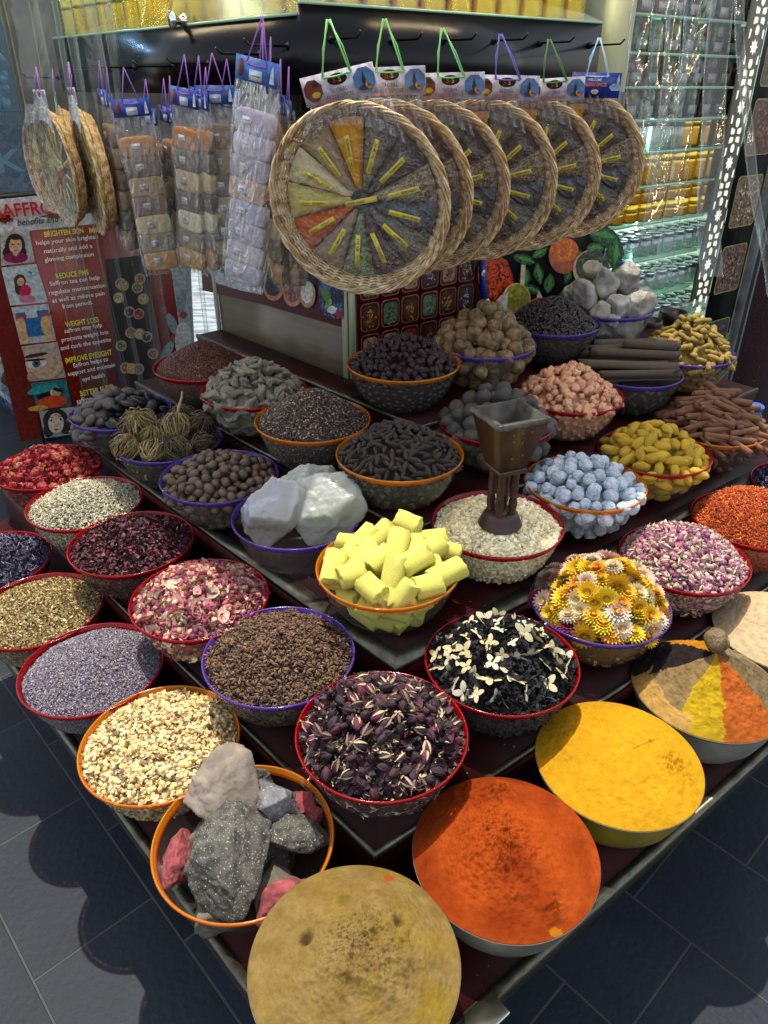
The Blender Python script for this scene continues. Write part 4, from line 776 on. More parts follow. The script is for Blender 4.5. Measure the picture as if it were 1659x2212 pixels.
# ---- wooden incense burner in the resin bowl
bp = POS['frank']+Vector((.0, -.035, .135)); bn = empty('incense_burner', bp, (0, 0, math.radians(24))); tag(bn, 'carved wooden incense burner on turned legs with a charred metal-lined cup', 'incense burner')
M_w1 = pm('varnished_wood', '#47290f', '#24140a', 14, .4, (60, .3, .002), stretch=(1, 1, .15)); M_w2 = pm('dark_turned_wood', '#3a2015', '#26140d', 30, .45, (80, .3, .001)); M_char = pm('charred_tin_lining', '#2c2c28', '#59574c', 24, .45, (40, .8, .003), metal=.5)
MB().add(lathe([(.001, 0), (.047, 0), (.0485, .003)]+[(.0485-.0011*i-.0012*(i % 2), .004+.0026*i) for i in range(9)]+[(.036, .030), (.034, .033), (.001, .034)], 48)).build('base', M_w2, bn, True)
for sx in (-1, 1):
    for sy in (-1, 1):
        prof = [(.0085, .033), (.0095, .036), (.0078, .04), (.0095, .05), (.0098, .062), (.0078, .072), (.0095, .075), (.0078, .078), (.0092, .09), (.0098, .105), (.0078, .115), (.0095, .120), (.0085, .130), (.0085, .138)]
        MB().add(lathe(prof, 18), TR((sx*.017, sy*.017, 0))).build('leg', M_w2, bn, True)
def taper(w0, w1, z0, z1): return T([(-w0, -w0, z0), (w0, -w0, z0), (w0, w0, z0), (-w0, w0, z0), (-w1, -w1, z1), (w1, -w1, z1), (w1, w1, z1), (-w1, w1, z1)], [(3, 2, 1, 0), (0, 1, 5, 4), (1, 2, 6, 5), (2, 3, 7, 6), (3, 0, 4, 7)])
MB().add(box(-.034, .034, -.034, .034, .137, .148, .003)).build('cup_plinth', M_w1, bn)
MB().add(taper(.032, .058, .1482, .262)).build('cup', M_w1, bn)
lm = MB()
for a in range(4):   # jagged metal rim strips
    n = 14; V = []; F = []
    for i in range(n+1):
        x = -.060+.120*i/n; d1 = .0105+.004*noise.noise(Vector((i*1.7, a*5, 0))); V += [(x, -.0595, .2665), (x, -.0600+.0002, .2665-d1), (x, -.050, .268), (x*.62, -.036, .205)]
    for i in range(n):
        b = 4*i; F += [(b, b+1, b+5, b+4), (b, b+4, b+6, b+2), (b+2, b+6, b+7, b+3)]
    lm.add(T(V, F), RZ(a*PI/2))
lm.add(box(-.037, .037, -.037, .037, .2, .206)); lm.build('metal_lining', M_char, bn)
st = MB()
for (x, z) in ((-.025, .24), (0, .24), (.025, .24), (-.02, .222), (.005, .216), (-.012, .18), (.014, .184)): 
    st.add(lathe([(.001, .0012), (.0025, .0008), (.003, 0)], 8), frame((x*.9, -(.032+(z-.1482)/.1138*.026)-.0004, z), (1, 0, 0), (0, -1, .22)))
st.build('brass_studs', pm('dull_brass', '#6a5228', None, rough=.4, metal=.8), bn)
# ------------------------------------------------------------------ kiosk, boards, posters
def at_d(px, py, d): a = (px-829.5)/FPX*d; u = (1106-py)/FPX*d; return Vector((a, d*math.cos(PITCH)+u*math.sin(PITCH), H-d*math.sin(PITCH)+u*math.cos(PITCH)))
M_print = pm('printed_sheet', attr=True, rough=.35, c2='#c9c0b8', scale=60, detail=8)
M_printR = pm('printed_food_picture', attr=True, rough=.35, c2='#5a5048', scale=90, detail=6, ramp=(.42, .58))
M_ink = {k: pm('ink_'+k, v, None, rough=.5) for k, v in dict(black='#141414', red='#c01418', yellow='#e8d63a', white='#ece8e4', blue='#2348a8', grey='#5a5a60', green='#3a8a4a', gold='#c9a040').items()}
def ccw(q):
    ar = sum(q[i].x*q[(i+1) % len(q)].y-q[(i+1) % len(q)].x*q[i].y for i in range(len(q))); return q if ar > 0 else q[::-1]
class Art:
    """flat printed sheet on a vertical plane; shapes are measured off the photo and laid as ink layers"""
    def __init__(s, n, c, org=None): s.n = n; s.c = c; s.mb = MB(); s.k = 0; s.x = Vector((-n.y, n.x, 0)).normalized()
    def P(s, px, py, off): return onp(px, py, s.n, s.c)+s.n*off
    def poly(s, pts, col, mi=0, off=None):
        if off is None: s.k += 1; off = .0012+.00025*s.k
        V = [s.P(x, y, off) for x, y in pts]
        nn = (V[1]-V[0]).cross(V[2]-V[0]); V = V if nn.dot(s.n) > 0 else V[::-1]; s.mb.add(T(V, [tuple(range(len(V)))]), None, col, mi)
    def ell(s, cx, cy, rx, ry, col, mi=0, rot=0., n=20, wob=0., a0=0, a1=360):
        pts = []
        for i in range(n):
            a = math.radians(a0+(a1-a0)*i/(n if a1-a0 == 360 else n-1)); r = 1+wob*noise.noise(Vector((math.cos(a)*2+cx, math.sin(a)*2+cy, 0))); x, y = rx*math.cos(a)*r, ry*math.sin(a)*r
            pts.append((cx+x*math.cos(rot)-y*math.sin(rot), cy+x*math.sin(rot)+y*math.cos(rot)))
        s.poly(pts, col, mi)
    def dots(s, cx, cy, rx, ry, cols, n, r, mi=0, asp=.5):
        rr = random.Random(int(cx*7+cy)); s.k += 1; off = .0012+.00025*s.k
        for i in range(n):
            a = rr.uniform(0, 6.28); q = math.sqrt(rr.random()); x, y = cx+rx*q*math.cos(a), cy+ry*q*math.sin(a); t = rr.uniform(0, 3.14); pts = []
            for j in range(6): b = j*PI/3; u, v = r*math.cos(b), r*asp*math.sin(b); pts.append((x+u*math.cos(t)-v*math.sin(t), y+u*math.sin(t)+v*math.cos(t)))
            s.poly(pts, cols[i % len(cols)], mi, off+i*2e-6)
    def build(s, name, mats=None, parent=None): return s.mb.build(name, mats or [M_print, M_printR], parent)
    def word(s, txt, px, py, wpx, ink, parent, bold=0., italic=0., layer=.0075, hpx=None, align='c'):
        a = s.P(px-wpx/2, py, 0); b = s.P(px+wpx/2, py, 0); w = (b-a).dot(s.x); c = s.P(px, py, 0)
        t = text(txt, width=w, bold=bold, italic=italic) if hpx is None else text(txt, width=w, height=(s.P(px, py-hpx/2, 0)-s.P(px, py+hpx/2, 0)).z, bold=bold, italic=italic)
        return MB().add(t, frame(c+s.n*layer, s.x, s.n)).build('lettering', ink, parent)
kiosk = empty('spice_kiosk', (KC.x, KC.y, 0)); tag(kiosk, 'corner kiosk with brushed beige panels, black hook boards and glass top', 'kiosk'); ki = Matrix.Translation((-KC.x, -KC.y, 0))
def kp(mb, name, mat, smooth=False): o = mb.build(name, mat, kiosk, smooth); o.data.transform(ki); return o
M_beige = pm('brushed_beige_laminate', '#524833', '#433b2a', 7, .38, (30, .1, .001), stretch=(1, 1, 9)); M_alu = pm('pale_green_aluminium', '#8f957c', None, rough=.4, metal=.3); M_blk = pm('glossy_black_board', '#030408', None, rough=.22, spec=.22, bump=(7, .08, .006)); M_marn = pm('maroon_vinyl', '#3a0c12', '#2a080c', 10, .35)
KL = KC+uL*.73; KRt = KC+uR*1.14
body = ccw([KC, KRt, KRt-nR*.62, KL-nL*.25+uL*.0]); kp(MB().add(prism(body, 0, 1.69)), 'cabinet_body', M_beige)
def panel(A, B, n, z0, z1, o0, o1): q = [A+n*o0, B+n*o0, B+n*o1, A+n*o1]; return prism(ccw(q), z0, z1)
# corner posts
for P_, x_, n_ in ((KC, uL, nL), (KC, uR, nR), (KL-uL*.022, uL, nL)): kp(MB().add(panel(P_+x_*.0, P_+x_*.022, n_, .5, 1.69, .001, .006)), 'corner_trim', M_alu)
BC = Vector((-.195, 2.055, 0)); BLe = BC+uL*1.44; BRe = BC+uR*1.09
kp(MB().add(panel(BC, BRe, nR, H-.055, H+.162, -.018, 0)), 'hook_board', M_blk)
kp(MB().add(panel(BC+uL*.004, BLe, nL, H-.022, H+.140, -.018, 0)), 'hook_board', M_blk)
# ceiling shelf the vitrine stands on
top = ccw([BC-nR*.02, BRe-nR*.02, BRe-nR*.7, BLe-nL*.6, BLe-nL*.02])
kp(MB().add(prism([BC-Vector((0, -.03, 0)), BRe-nR*.02, BRe-nR*.55, Vector((-.3, 3.3, 0)), BLe-nL*.5, BLe-nL*.02][:] if 0 else top, H+.125, H+.1395)), 'vitrine_floor', pm('pale_shelf', '#c9c8b0', None, rough=.3))
M_glass = clear('cabinet_glass', '#f2faf6', .01, .02, .0, '#cfe0d8', fres=.7); M_gedge = pm('green_glass_edge', '#8fb59a', None, rough=.15, emit=.0)
for A, B, n, z in ((BC, BRe, nR, H+.168), (BC+uL*.01, BLe, nL, H+.146)):
    kp(MB().add(panel(A, B, n, z, 2.62, -.004, .002)), 'glass_front', M_glass); kp(MB().add(panel(A, B, n, z-.006, z, -.005, .003)), 'glass_edge', M_gedge)
kp(MB().add(prism(ccw([BC+Vector((.0, .02, 0)), BRe-nR*.02, BRe-nR*.5, Vector((-.5, 3.1, 0)), BLe-nL*.4, BLe-nL*.02]), 2.62, 2.66)), 'roof_panel', M_blk)
kn = MB(); q = frame(onp(398, 45, nL, BC.dot(nL))+nL*.0, uL, nL); kn.add(lathe([(.001, 0), (.018, 0), (.02, .004), (.012, .010), (.010, .022), (.014, .028), (.020, .034), (.020, .040), (.001, .041)], 24), q); kp(kn, 'door_knob', pm('chrome', '#c9ccd0', None, rough=.12, metal=1), True)
M_led0 = pm('vitrine_led_strip', '#fff0d8', None, emit=22.)
for A, B, n in ((BC, BRe, nR), (BC, BLe, nL)): kp(MB().add(panel(A.lerp(B, .04), B, n, 2.14, 2.15, -.03, -.012)), 'led_or_fill_strip', M_led0); kp(MB().add(panel(A.lerp(B, .04), B, n, H+.142, 2.6, -.13, -.125)), 'added_vitrine_back', pm('added_brightening_back', '#c8c0a0', None, rough=.4))  # pale back added and strip set close, both to brighten the gold jars
for A, B, n in ((BC, BRe, nR), (BC, BLe, nL)):
    kp(MB().add(panel(A-n*.02, B-n*.02, n, 2.662, 2.70, .0, .42)), 'eave', M_blk); kp(MB().add(panel(A.lerp(B, .05), B, n, 2.650, 2.660, .36, .385)), 'led_or_fill_strip', pm('added_eave_fill_strip', '#ffe2b4', None, emit=42.))  # unseen strip under the eave, added as fill light for trays and bags
M_hook = pm('black_wire_hook', '#0c0c0e', None, rough=.35, metal=.6)
def hook(px, py, n, c):
    p = onp(px, py, n, c)-n*.0; b = MB(); b.add(tube([p, p+n*.05, p+n*.11, p+n*.125+Z3*.012], .0028, 7)); b.add(tube([p-n*.004, p+n*.002], .009, 10)); kp(b, 'hook', M_hook, True); return p+n*.10
cR, cL = BC.dot(nR), BC.dot(nL)
for px, py in ((705, 85), (835, 88), (950, 88), (1060, 88), (1160, 93), (1268, 98)): hook(px+8, py, nR, cR)
for px, py in ((125, 168), (225, 152), (290, 146), (375, 144), (450, 138), (560, 118), (622, 100)): hook(px, py, nL, cL)
# unseen canopy added overhead, its outline shaped to shade the back of the stand
cz = 2.78; sh = Vector((-.342, .94, 0))*((cz-.9)/math.tan(math.radians(75)))
can = [Vector(p)+sh for p in ((-2.6, 3.1, 0), (-1.5, 2.90, 0), (-.55, 1.92, 0), (-.28, 1.66, 0), (.02, 1.60, 0), (.36, 1.70, 0), (.42, 2.02, 0), (.60, 2.26, 0), (1.7, 3.0, 0), (2.1, 4.2, 0), (-2.6, 4.4, 0))]
o = MB().add(prism(can, cz, cz+.03)).build('added_shade_awning', pm('dark_shade_cloth', '#2a2622', None, rough=.9)); tag(o, 'dark flat unseen awning added above the kiosk to shade the back bowls', 'awning')
# left face of the kiosk: maroon poster strip with pictures of spices
cl2 = KC.dot(nL)+.002
a = Art(nL, cl2)
for q in ([(430, 470), (560, 490), (560, 655), (438, 627)], [(560, 490), (650, 505), (650, 681), (560, 655)], [(650, 505), (748, 520), (748, 709), (650, 681)]): a.poly(q, '#4a121c', off=.0013)
a.k = 3; a.poly([(446, 500), (560, 515), (566, 636), (524, 628), (470, 612), (447, 580)], '#a9b4c2'); a.ell(490, 585, 11, 7, '#2a5a30', wob=.6); a.ell(505, 600, 8, 5, '#3f7a3c', wob=.6)
a.poly([(560, 515), (684, 535), (684, 655), (677, 668), (640, 662), (566, 638)], '#1e2a44', 1)
for (x, y, rx, ry, c_, f) in ((651, 570, 20, 17, '#a8643a', ['#1a2a4a', '#22365c']), (606, 560, 22, 20, '#a05a30', ['#1a2238', '#2a3a5a']), (594, 622, 22, 27, '#b07a5a', ['#14141a', '#33333c', '#5a5a62']), (636, 632, 21, 30, '#b8826a', ['#86584f', '#6a4540', '#ac8c7c']), (668, 635, 17, 29, '#b88868', ['#c9d4d4', '#a9b8ba', '#e0e6e6'])):
    a.ell(x, y, rx, ry, c_); a.ell(x-1, y-4, rx-4, ry-6, f[0]); a.dots(x-1, y-4, rx-6, ry-8, f, 150, 1.8)
a.poly([(692, 545), (746, 553), (745, 686), (728, 688), (706, 680), (694, 655)], '#44608c', 1); a.ell(708, 636, 9, 17, '#4a7a3a', rot=-.4); a.ell(714, 655, 6, 11, '#6f9a4e', rot=.5); a.dots(732, 632, 12, 26, ['#14203a', '#22304c', '#0e1420'], 60, 3.4); a.ell(736, 678, 8, 7, '#b01820', wob=.5); a.ell(722, 668, 10, 9, '#c9d0d8', wob=.4)
po = a.build('spice_poster'); tag(po, 'maroon poster strip with bowls of spice pictures on the left face of the kiosk', 'poster')
kp(MB().add(panel(KC+uL*.024, KL-uL*.024, nL, .55, 1.30, .001, .0015)), 'beige_panel', M_beige)
# right face: dark red poster with a grid of spice trays
cr2 = KC.dot(nR)+.002
a = Art(nR, cr2); tl, tr = onp(762, 560, nR, cr2), onp(1032, 500, nR, cr2)
a.mb.add(panel(KC+uR*.03, KC+uR*.555, nR, .94, 1.66, .002, .004), None, '#3c0a0e')
rr = random.Random(4); s0 = .075; pw = .066; phh = .082
fills = [['#2c3426', '#8a8a70', '#4a5638'], ['#6a6a1c', '#8a7a2a', '#3a3a14'], ['#a8a088', '#141418', '#8a5a4a'], ['#14181c', '#2a2c34', '#b8a898'], ['#7a4a14', '#3a2408', '#b07a3a'], ['#3a3a2a', '#5a5a44', '#22241c'], ['#1c2418', '#44604a', '#7a8a6a'], ['#4a140c', '#7a2412', '#2a0c08'], ['#5a3a2a', '#2a1c14', '#8a6a4a'], ['#7a6a14', '#3a3410', '#a08a2a']]
Kx = lambda s, z, off: KC+uR*s+nR*off+Z3*z
for row in range(8):
    for colm in range(6):
        s = s0+colm*.076; z = 1.62-row*.092-.04; w, h_ = .034, .041
        def rect(w, h_, off, col, mi=0, b=.012):
            pts = []
            for cx, cy, a0 in ((w-b, h_-b, 0), (-w+b, h_-b, 90), (-w+b, -h_+b, 180), (w-b, -h_+b, 270)):
                for t_ in (0, 45, 90): q = math.radians(a0+t_); pts.append(Kx(s+cx+b*math.cos(q), z+cy+b*math.sin(q), off))
            a.mb.add(T(pts, [tuple(range(12))]), None, col, mi)
        rect(w, h_, .0048, '#8a4a3a'); rect(w-.003, h_-.003, .0052, '#160a08'); f = fills[rr.randrange(len(fills))]; rect(w-.008, h_-.010, .0056, '#9a7058' if rr.random() < .4 else f[1])
        for i in range(70):
            u = rr.gauss(0, .35)*(w-.008); v = rr.gauss(-.1, .4)*(h_-.008); u = max(-w+.008, min(w-.008, u)); v = max(-h_+.008, min(h_-.008, v)); t_ = rr.uniform(0, 3.14); L, W2 = rr.uniform(.003, .0065), rr.uniform(.0012, .003)
            ux, uy = math.cos(t_), math.sin(t_); a.mb.add(T([Kx(s+u+p*ux*L-q*uy*W2, z+v+p*uy*L+q*ux*W2, .006+i*4e-6) for p, q in ((-1, 0), (0, -1), (1, 0), (0, 1))], [(0, 1, 2, 3)]), None, f[i % 3])
po = a.build('spice_tray_poster'); tag(po, 'dark red poster printed with rows of small spice trays behind the brown limes', 'poster')
# herb poster
a = Art(nR, cr2); a.mb.add(panel(KC+uR*.565, KC+uR*1.14, nR, .94, 1.62, .001, .003), None, '#171a1c')
a.k = 10
a.ell(1068, 600, 38, 52, '#b83c18', 1, -.2, wob=.2); a.dots(1068, 600, 34, 46, ['#d84a20', '#b8320e', '#e06028'], 160, 3)
for x, y, rx, ry, r_ in ((1130, 560, 26, 13, .3), (1165, 545, 22, 11, -.5), (1130, 600, 16, 22, .2), (1160, 590, 12, 24, -.2), (1145, 625, 22, 13, .3), (1182, 612, 13, 22, .2), (1228, 580, 13, 34, .35), (1215, 640, 14, 32, .5), (1250, 560, 14, 26, -.3), (1200, 655, 18, 12, .4), (1300, 510, 34, 24, .2), (1322, 545, 22, 34, .1), (1280, 535, 20, 16, 0), (1330, 590, 20, 30, .2)):
    L_, W_l, rt = (rx, ry, r_) if rx > ry else (ry, rx, r_+PI/2)
    def lf(s1, s2, lo=0., hi=1.): return [(x+math.cos(rt)*u*L_*s1-math.sin(rt)*v*W_l*s2, y+math.sin(rt)*u*L_*s1+math.cos(rt)*v*W_l*s2) for u, v in ((-1, 0), (-.6, -.62), (0, -.95), (.55, -.62), (1, 0), (.55, .62), (0, .95), (-.6, .62))]
    a.poly(lf(1.05, 1), '#1f4f24', 1); a.poly(lf(.92, .75), '#2f7030', 1); a.poly([(x-math.cos(rt)*L_*.9, y-math.sin(rt)*L_*.9), (x-math.sin(rt)*2, y+math.cos(rt)*2), (x+math.cos(rt)*L_*.9, y+math.sin(rt)*L_*.9), (x+math.sin(rt)*W_l*.5, y-math.cos(rt)*W_l*.5)], '#4f8e48')
a.ell(1210, 550, 32, 40, '#a85a34'); a.ell(1212, 538, 30, 26, '#d0682a'); a.dots(1212, 535, 27, 22, ['#d86a20', '#c8501a', '#e09030'], 110, 3)
a.ell(1270, 580, 40, 42, '#c9a888'); a.ell(1272, 575, 36, 36, '#3a4430'); a.dots(1272, 572, 33, 33, ['#56604a', '#2c3626', '#7a8266'], 160, 5, asp=.2)
a.poly([(1118, 570), (1128, 570), (1122, 645), (1114, 645)], '#c9b8a0'); a.ell(1108, 645, 31, 36, '#c8a878'); a.ell(1109, 642, 26, 30, '#8a8a2a'); a.dots(1109, 640, 23, 27, ['#98983a', '#75751c', '#a8a850'], 90, 3)
a.poly([(1155, 625), (1175, 660), (1140, 690)], '#d8d0c8'); a.ell(1155, 668, 26, 28, '#c84a1c', rot=.3); a.dots(1155, 665, 22, 24, ['#d85a24', '#b83a12'], 70, 3)
for x, y in ((1065, 690), (1090, 700), (1118, 695), (1140, 690), (1070, 650)): a.ell(x, y, 7, 20, '#d0b8a8', rot=.6)
a.poly([(1090, 625), (1082, 690), (1066, 690), (1075, 650)], '#d8d4d0')
po = a.build('herb_poster'); tag(po, 'poster of green herbs and orange spice in spoons behind the coffee beans', 'poster')
# leaning blue strip with round badges
a = Art(nR, cr2+.03); st_ = MB(); p0 = onp(1050, 672, nR, cr2+.03); p1 = onp(1036, 560, nR, cr2+.02); 
st_.add(tube([p0, (p0+p1)/2, p1+Z3*.1], .014, 4, .35)); bs = st_.build('blue_strip', pm('blue_card', '#142c8a', None, rough=.35)); tag(bs, 'narrow dark blue strip with two white round badges leaning on the herb poster', 'card strip')
bd = MB()
for f in (.2, .75): P_ = p0.lerp(p1, f)+nR*.012; bd.add(lathe([(.001, .001), (.010, .001), (.010, 0)], 20), frame(P_, uR, nR), '#c9cdd6'); bd.add(text('Go', width=.012), frame(P_+nR*.0016, uR, nR), '#2c3a6a')
bd.build('badge', M_print, bs)
# ------------------------------------------------------------------ round wicker trays of spice packets
M_wick = pm('pale_wicker', attr=True, rough=.55, c2='#c8a878', scale=50); M_film = clear('crinkled_clear_film', '#ffffff', .055, .09, .02, '#d0d2d6', bump=(26, 1., .03), fres=1.4)
M_filmB = clear('gathered_clear_film', '#ffffff', .09, .12, .10, '#c9ced8', bump=(30, 1., .02), fres=1.4, stretch=(3, .6, 1))
def ringpath(R, z, a, ph, turns, n=160): return [((R+a*math.cos(turns*q+ph))*math.cos(q), (R+a*math.cos(turns*q+ph))*math.sin(q), z+a*math.sin(turns*q+ph)) for q in np.linspace(0, 2*PI, n, endpoint=False)]
def tray(blue=False):
    root = empty('spice_tray'); wk = ['#dcc28c', '#e6d2a2', '#ccae76', '#b8965c', '#ead8b0']; rr = random.Random(2); mb = MB()
    for k in range(15): mb.add(tube(ringpath(.1975+.0016*(k % 3), .0, .0044+.0010*(k % 2), 2*PI*k/15, 9+(k % 2), 200), .00155+.0004*(k % 3), 4, closed=True), None, wk[k % 5])
    mb.add(lathe([(.193, -.004), (.197, -.005), (.202, -.003), (.202, .003), (.197, .0045), (.193, .003)], 60), None, '#8f7040')
    mb.build('braided_rim', M_wick, root, True); mb = MB()
    for k in range(11):
        z = -.006-.0034*k; R = .1955-.0020*k; pts = [((R+.0028*math.cos(26*q+PI*(k % 2)))*math.cos(q), (R+.0028*math.cos(26*q+PI*(k % 2)))*math.sin(q), z+.001*rr.uniform(-1, 1)) for q in np.linspace(0, 2*PI, 156, endpoint=False)]; mb.add(tube(pts, .0027, 4, closed=True), None, wk[rr.randrange(5)])
    for k in range(26): q = 2*PI*k/26; mb.add(tube([(.198*math.cos(q), .198*math.sin(q), 0), (.172*math.cos(q), .172*math.sin(q), -.044)], .0026, 5), None, '#8a6a3c')
    mb.build('woven_wall', M_wick, root, True)
    MB().add(lathe([(.001, -.044), (.172, -.044), (.178, -.038)], 48), None, '#b08048').build('base', M_wick, root)
    kinds = [(98, 'TURMERIC', '#dc9c18', 0), (70, 'LEMON', '#857c6c', 1), (42.5, 'CINNAMON', '#63564a', 1), (15, 'CORIANDER', '#a8987a', 2), (-12.7, 'BLACK PEPPER', '#54585e', 1), (-40.4, 'CUMIN', '#76705f', 1), (-68, 'CHILLI', '#5a3c3e', 3), (-95.8, 'HERB', '#7c8a60', 4), (-123.5, 'BLACK PEPPER', '#95826e', 0), (-151, 'CHILLI', '#b8581c', 0), (181, 'CORIANDER', '#c0b264', 0), (153, 'GINGER', '#d6c698', 0), (125.7, 'CINNAMON', '#a08868', 0)]
    for ang, nm, col, kd in kinds:
        n, m = 12, 8; V = []; F = []; a0 = math.radians(ang); hw = math.radians(13.2)
        for i in range(n+1):
            for j in range(m+1):
                u, v = i/n, j/m*2-1; r = .022+.150*u; V.append((r*math.cos(a0+hw*v), r*math.sin(a0+hw*v), -.036+.018*(1-v**4)*(1-(2*u-1)**6)+.002*noise.noise(Vector((r*40, v*3, ang)))+.008*u))
        for i in range(n):
            for j in range(m): b = i*(m+1)+j; F.append((b, b+m+1, b+m+2, b+1))
        mb = MB(); mb.add(T(V, F), None, col); rr = random.Random(int(ang)+200)
        if kd >= 1:
            k = 170 if kd == 2 else 200; P_ = []
            for _ in range(k):
                u = math.sqrt(rr.uniform(.02, 1)); v = rr.uniform(-.9, .9); r = .03+.128*u; P_.append((r*math.cos(a0+hw*v), r*math.sin(a0+hw*v), -.021+.008*u-.012*v**4))
            cols = {1: [col, '#6a6458', '#2c2a28'], 2: ['#b0a078', '#8f7e58', '#6a5c40'], 3: ['#5a1a1c', '#a05a2c', '#1c1014', '#b89a6a'], 4: ['#8a9a64', '#4a5a30', '#b4bc8c']}[kd]; sz = {1: (.0016, .001, .001), 2: (.0030,)*3, 3: (.0035, .002, .001), 4: (.004, .001, .001)}[kd]
            mb.many(ICO[1] if kd == 2 else OCT, rotm(k, .4), np.tile(np.array(sz), (k, 1)), np.array(P_), pal(cols, [1]*len(cols), k))
        pk = mb.build('packet', M_pow if kd in (0,) else M_attr, root, True)
        r = .105; c_ = Vector((r*math.cos(a0), r*math.sin(a0), -.0085)); sx = Vector((math.cos(a0), math.sin(a0), .02)); 
        if ang in (98, 70, 42.5, 15, -12.7, -40.4, -68, 125.7, 153): sx = -sx
        lb = MB(); lb.add(box(-.036, .036, -.0056, .0056, 0, .0008), frame(c_, sx, (0, 0, 1)), (0, 0, 0), 0); lb.add(text(nm, width=.030 if len(nm) < 8 else .036, height=.0052, bold=.012), frame(c_+Vector((0, 0, .0013))+sx.normalized()*-.012, sx, (0, 0, 1)), (0, 0, 0), 1)
        for q in range(3): lb.add(tube([(.012+q*.006, -.001, .0012), (.015+q*.006, .001, .0012), (.017+q*.006, -.0006, .0012)], .0004, 4), frame(c_, sx, (0, 0, 1)), (0, 0, 0), 1)
        lb.build('label_sticker', [pm('yellow_sticker', '#d8c414', None, rough=.5), M_ink['black']], pk)
    mb = MB(); mb.add(blob(2, (.022, .022, .01), .4, 2, 3, .2), TR((0, 0, -.03)), '#2c2420'); sp_ = mb.build('packet', M_attr, root)
    lb = MB(); fr_ = frame((.004, .004, -.012), (1, .22, 0), (0, 0, 1)); lb.add(box(-.037, .037, -.006, .006, 0, .0008), fr_, (0, 0, 0), 0); lb.add(text('STAR ANISE', width=.040, height=.0052, bold=.012), fr_ @ TR((-.012, 0, .0013)), (0, 0, 0), 1); lb.build('label_sticker', [_M['yellow_sticker'], M_ink['black']], sp_)
    # clear wrap stretched over the face, creased towards the rim and gathered at the top
    V = []; F = []; nr, na = 26, 120
    for i in range(nr+1):
        r = .001+.203*i/nr
        for j in range(na):
            q = 2*PI*j/na; z = .006-.012*(1-(r/.203)**2)+.0022*noise.noise(Vector((r*26, q*1.5, 1)))+.0016*math.sin(q*23+6*noise.noise(Vector((q*2, r*12, 0))))*(r/.2)**2*.8; V.append((r*math.cos(q), r*math.sin(q), z+.003))
    for i in range(nr):
        for j in range(na): k = (j+1) % na; F.append((i*na+j, (i+1)*na+j, (i+1)*na+k, i*na+k))
    MB().add(T(V, F)).build('plastic_wrap', M_film, root, True)
    V = []; F = []
    for i in range(9):
        for j in range(37):
            u = i/8; v = j/36*2-1; w = .115*(1-u)+.072*u; y = .165+.072*u-.035*(v**2)*(1-u); V.append((v*w, y, .004+.006*math.sin(v*28+u*2)*(1-.4*u)+.008*(1-u)))
    for i in range(8):
        for j in range(36): b = i*37+j; F.append((b, b+1, b+38, b+37))
    MB().add(T(V, F)).build('gathered_wrap', M_filmB, root, True)
    return root
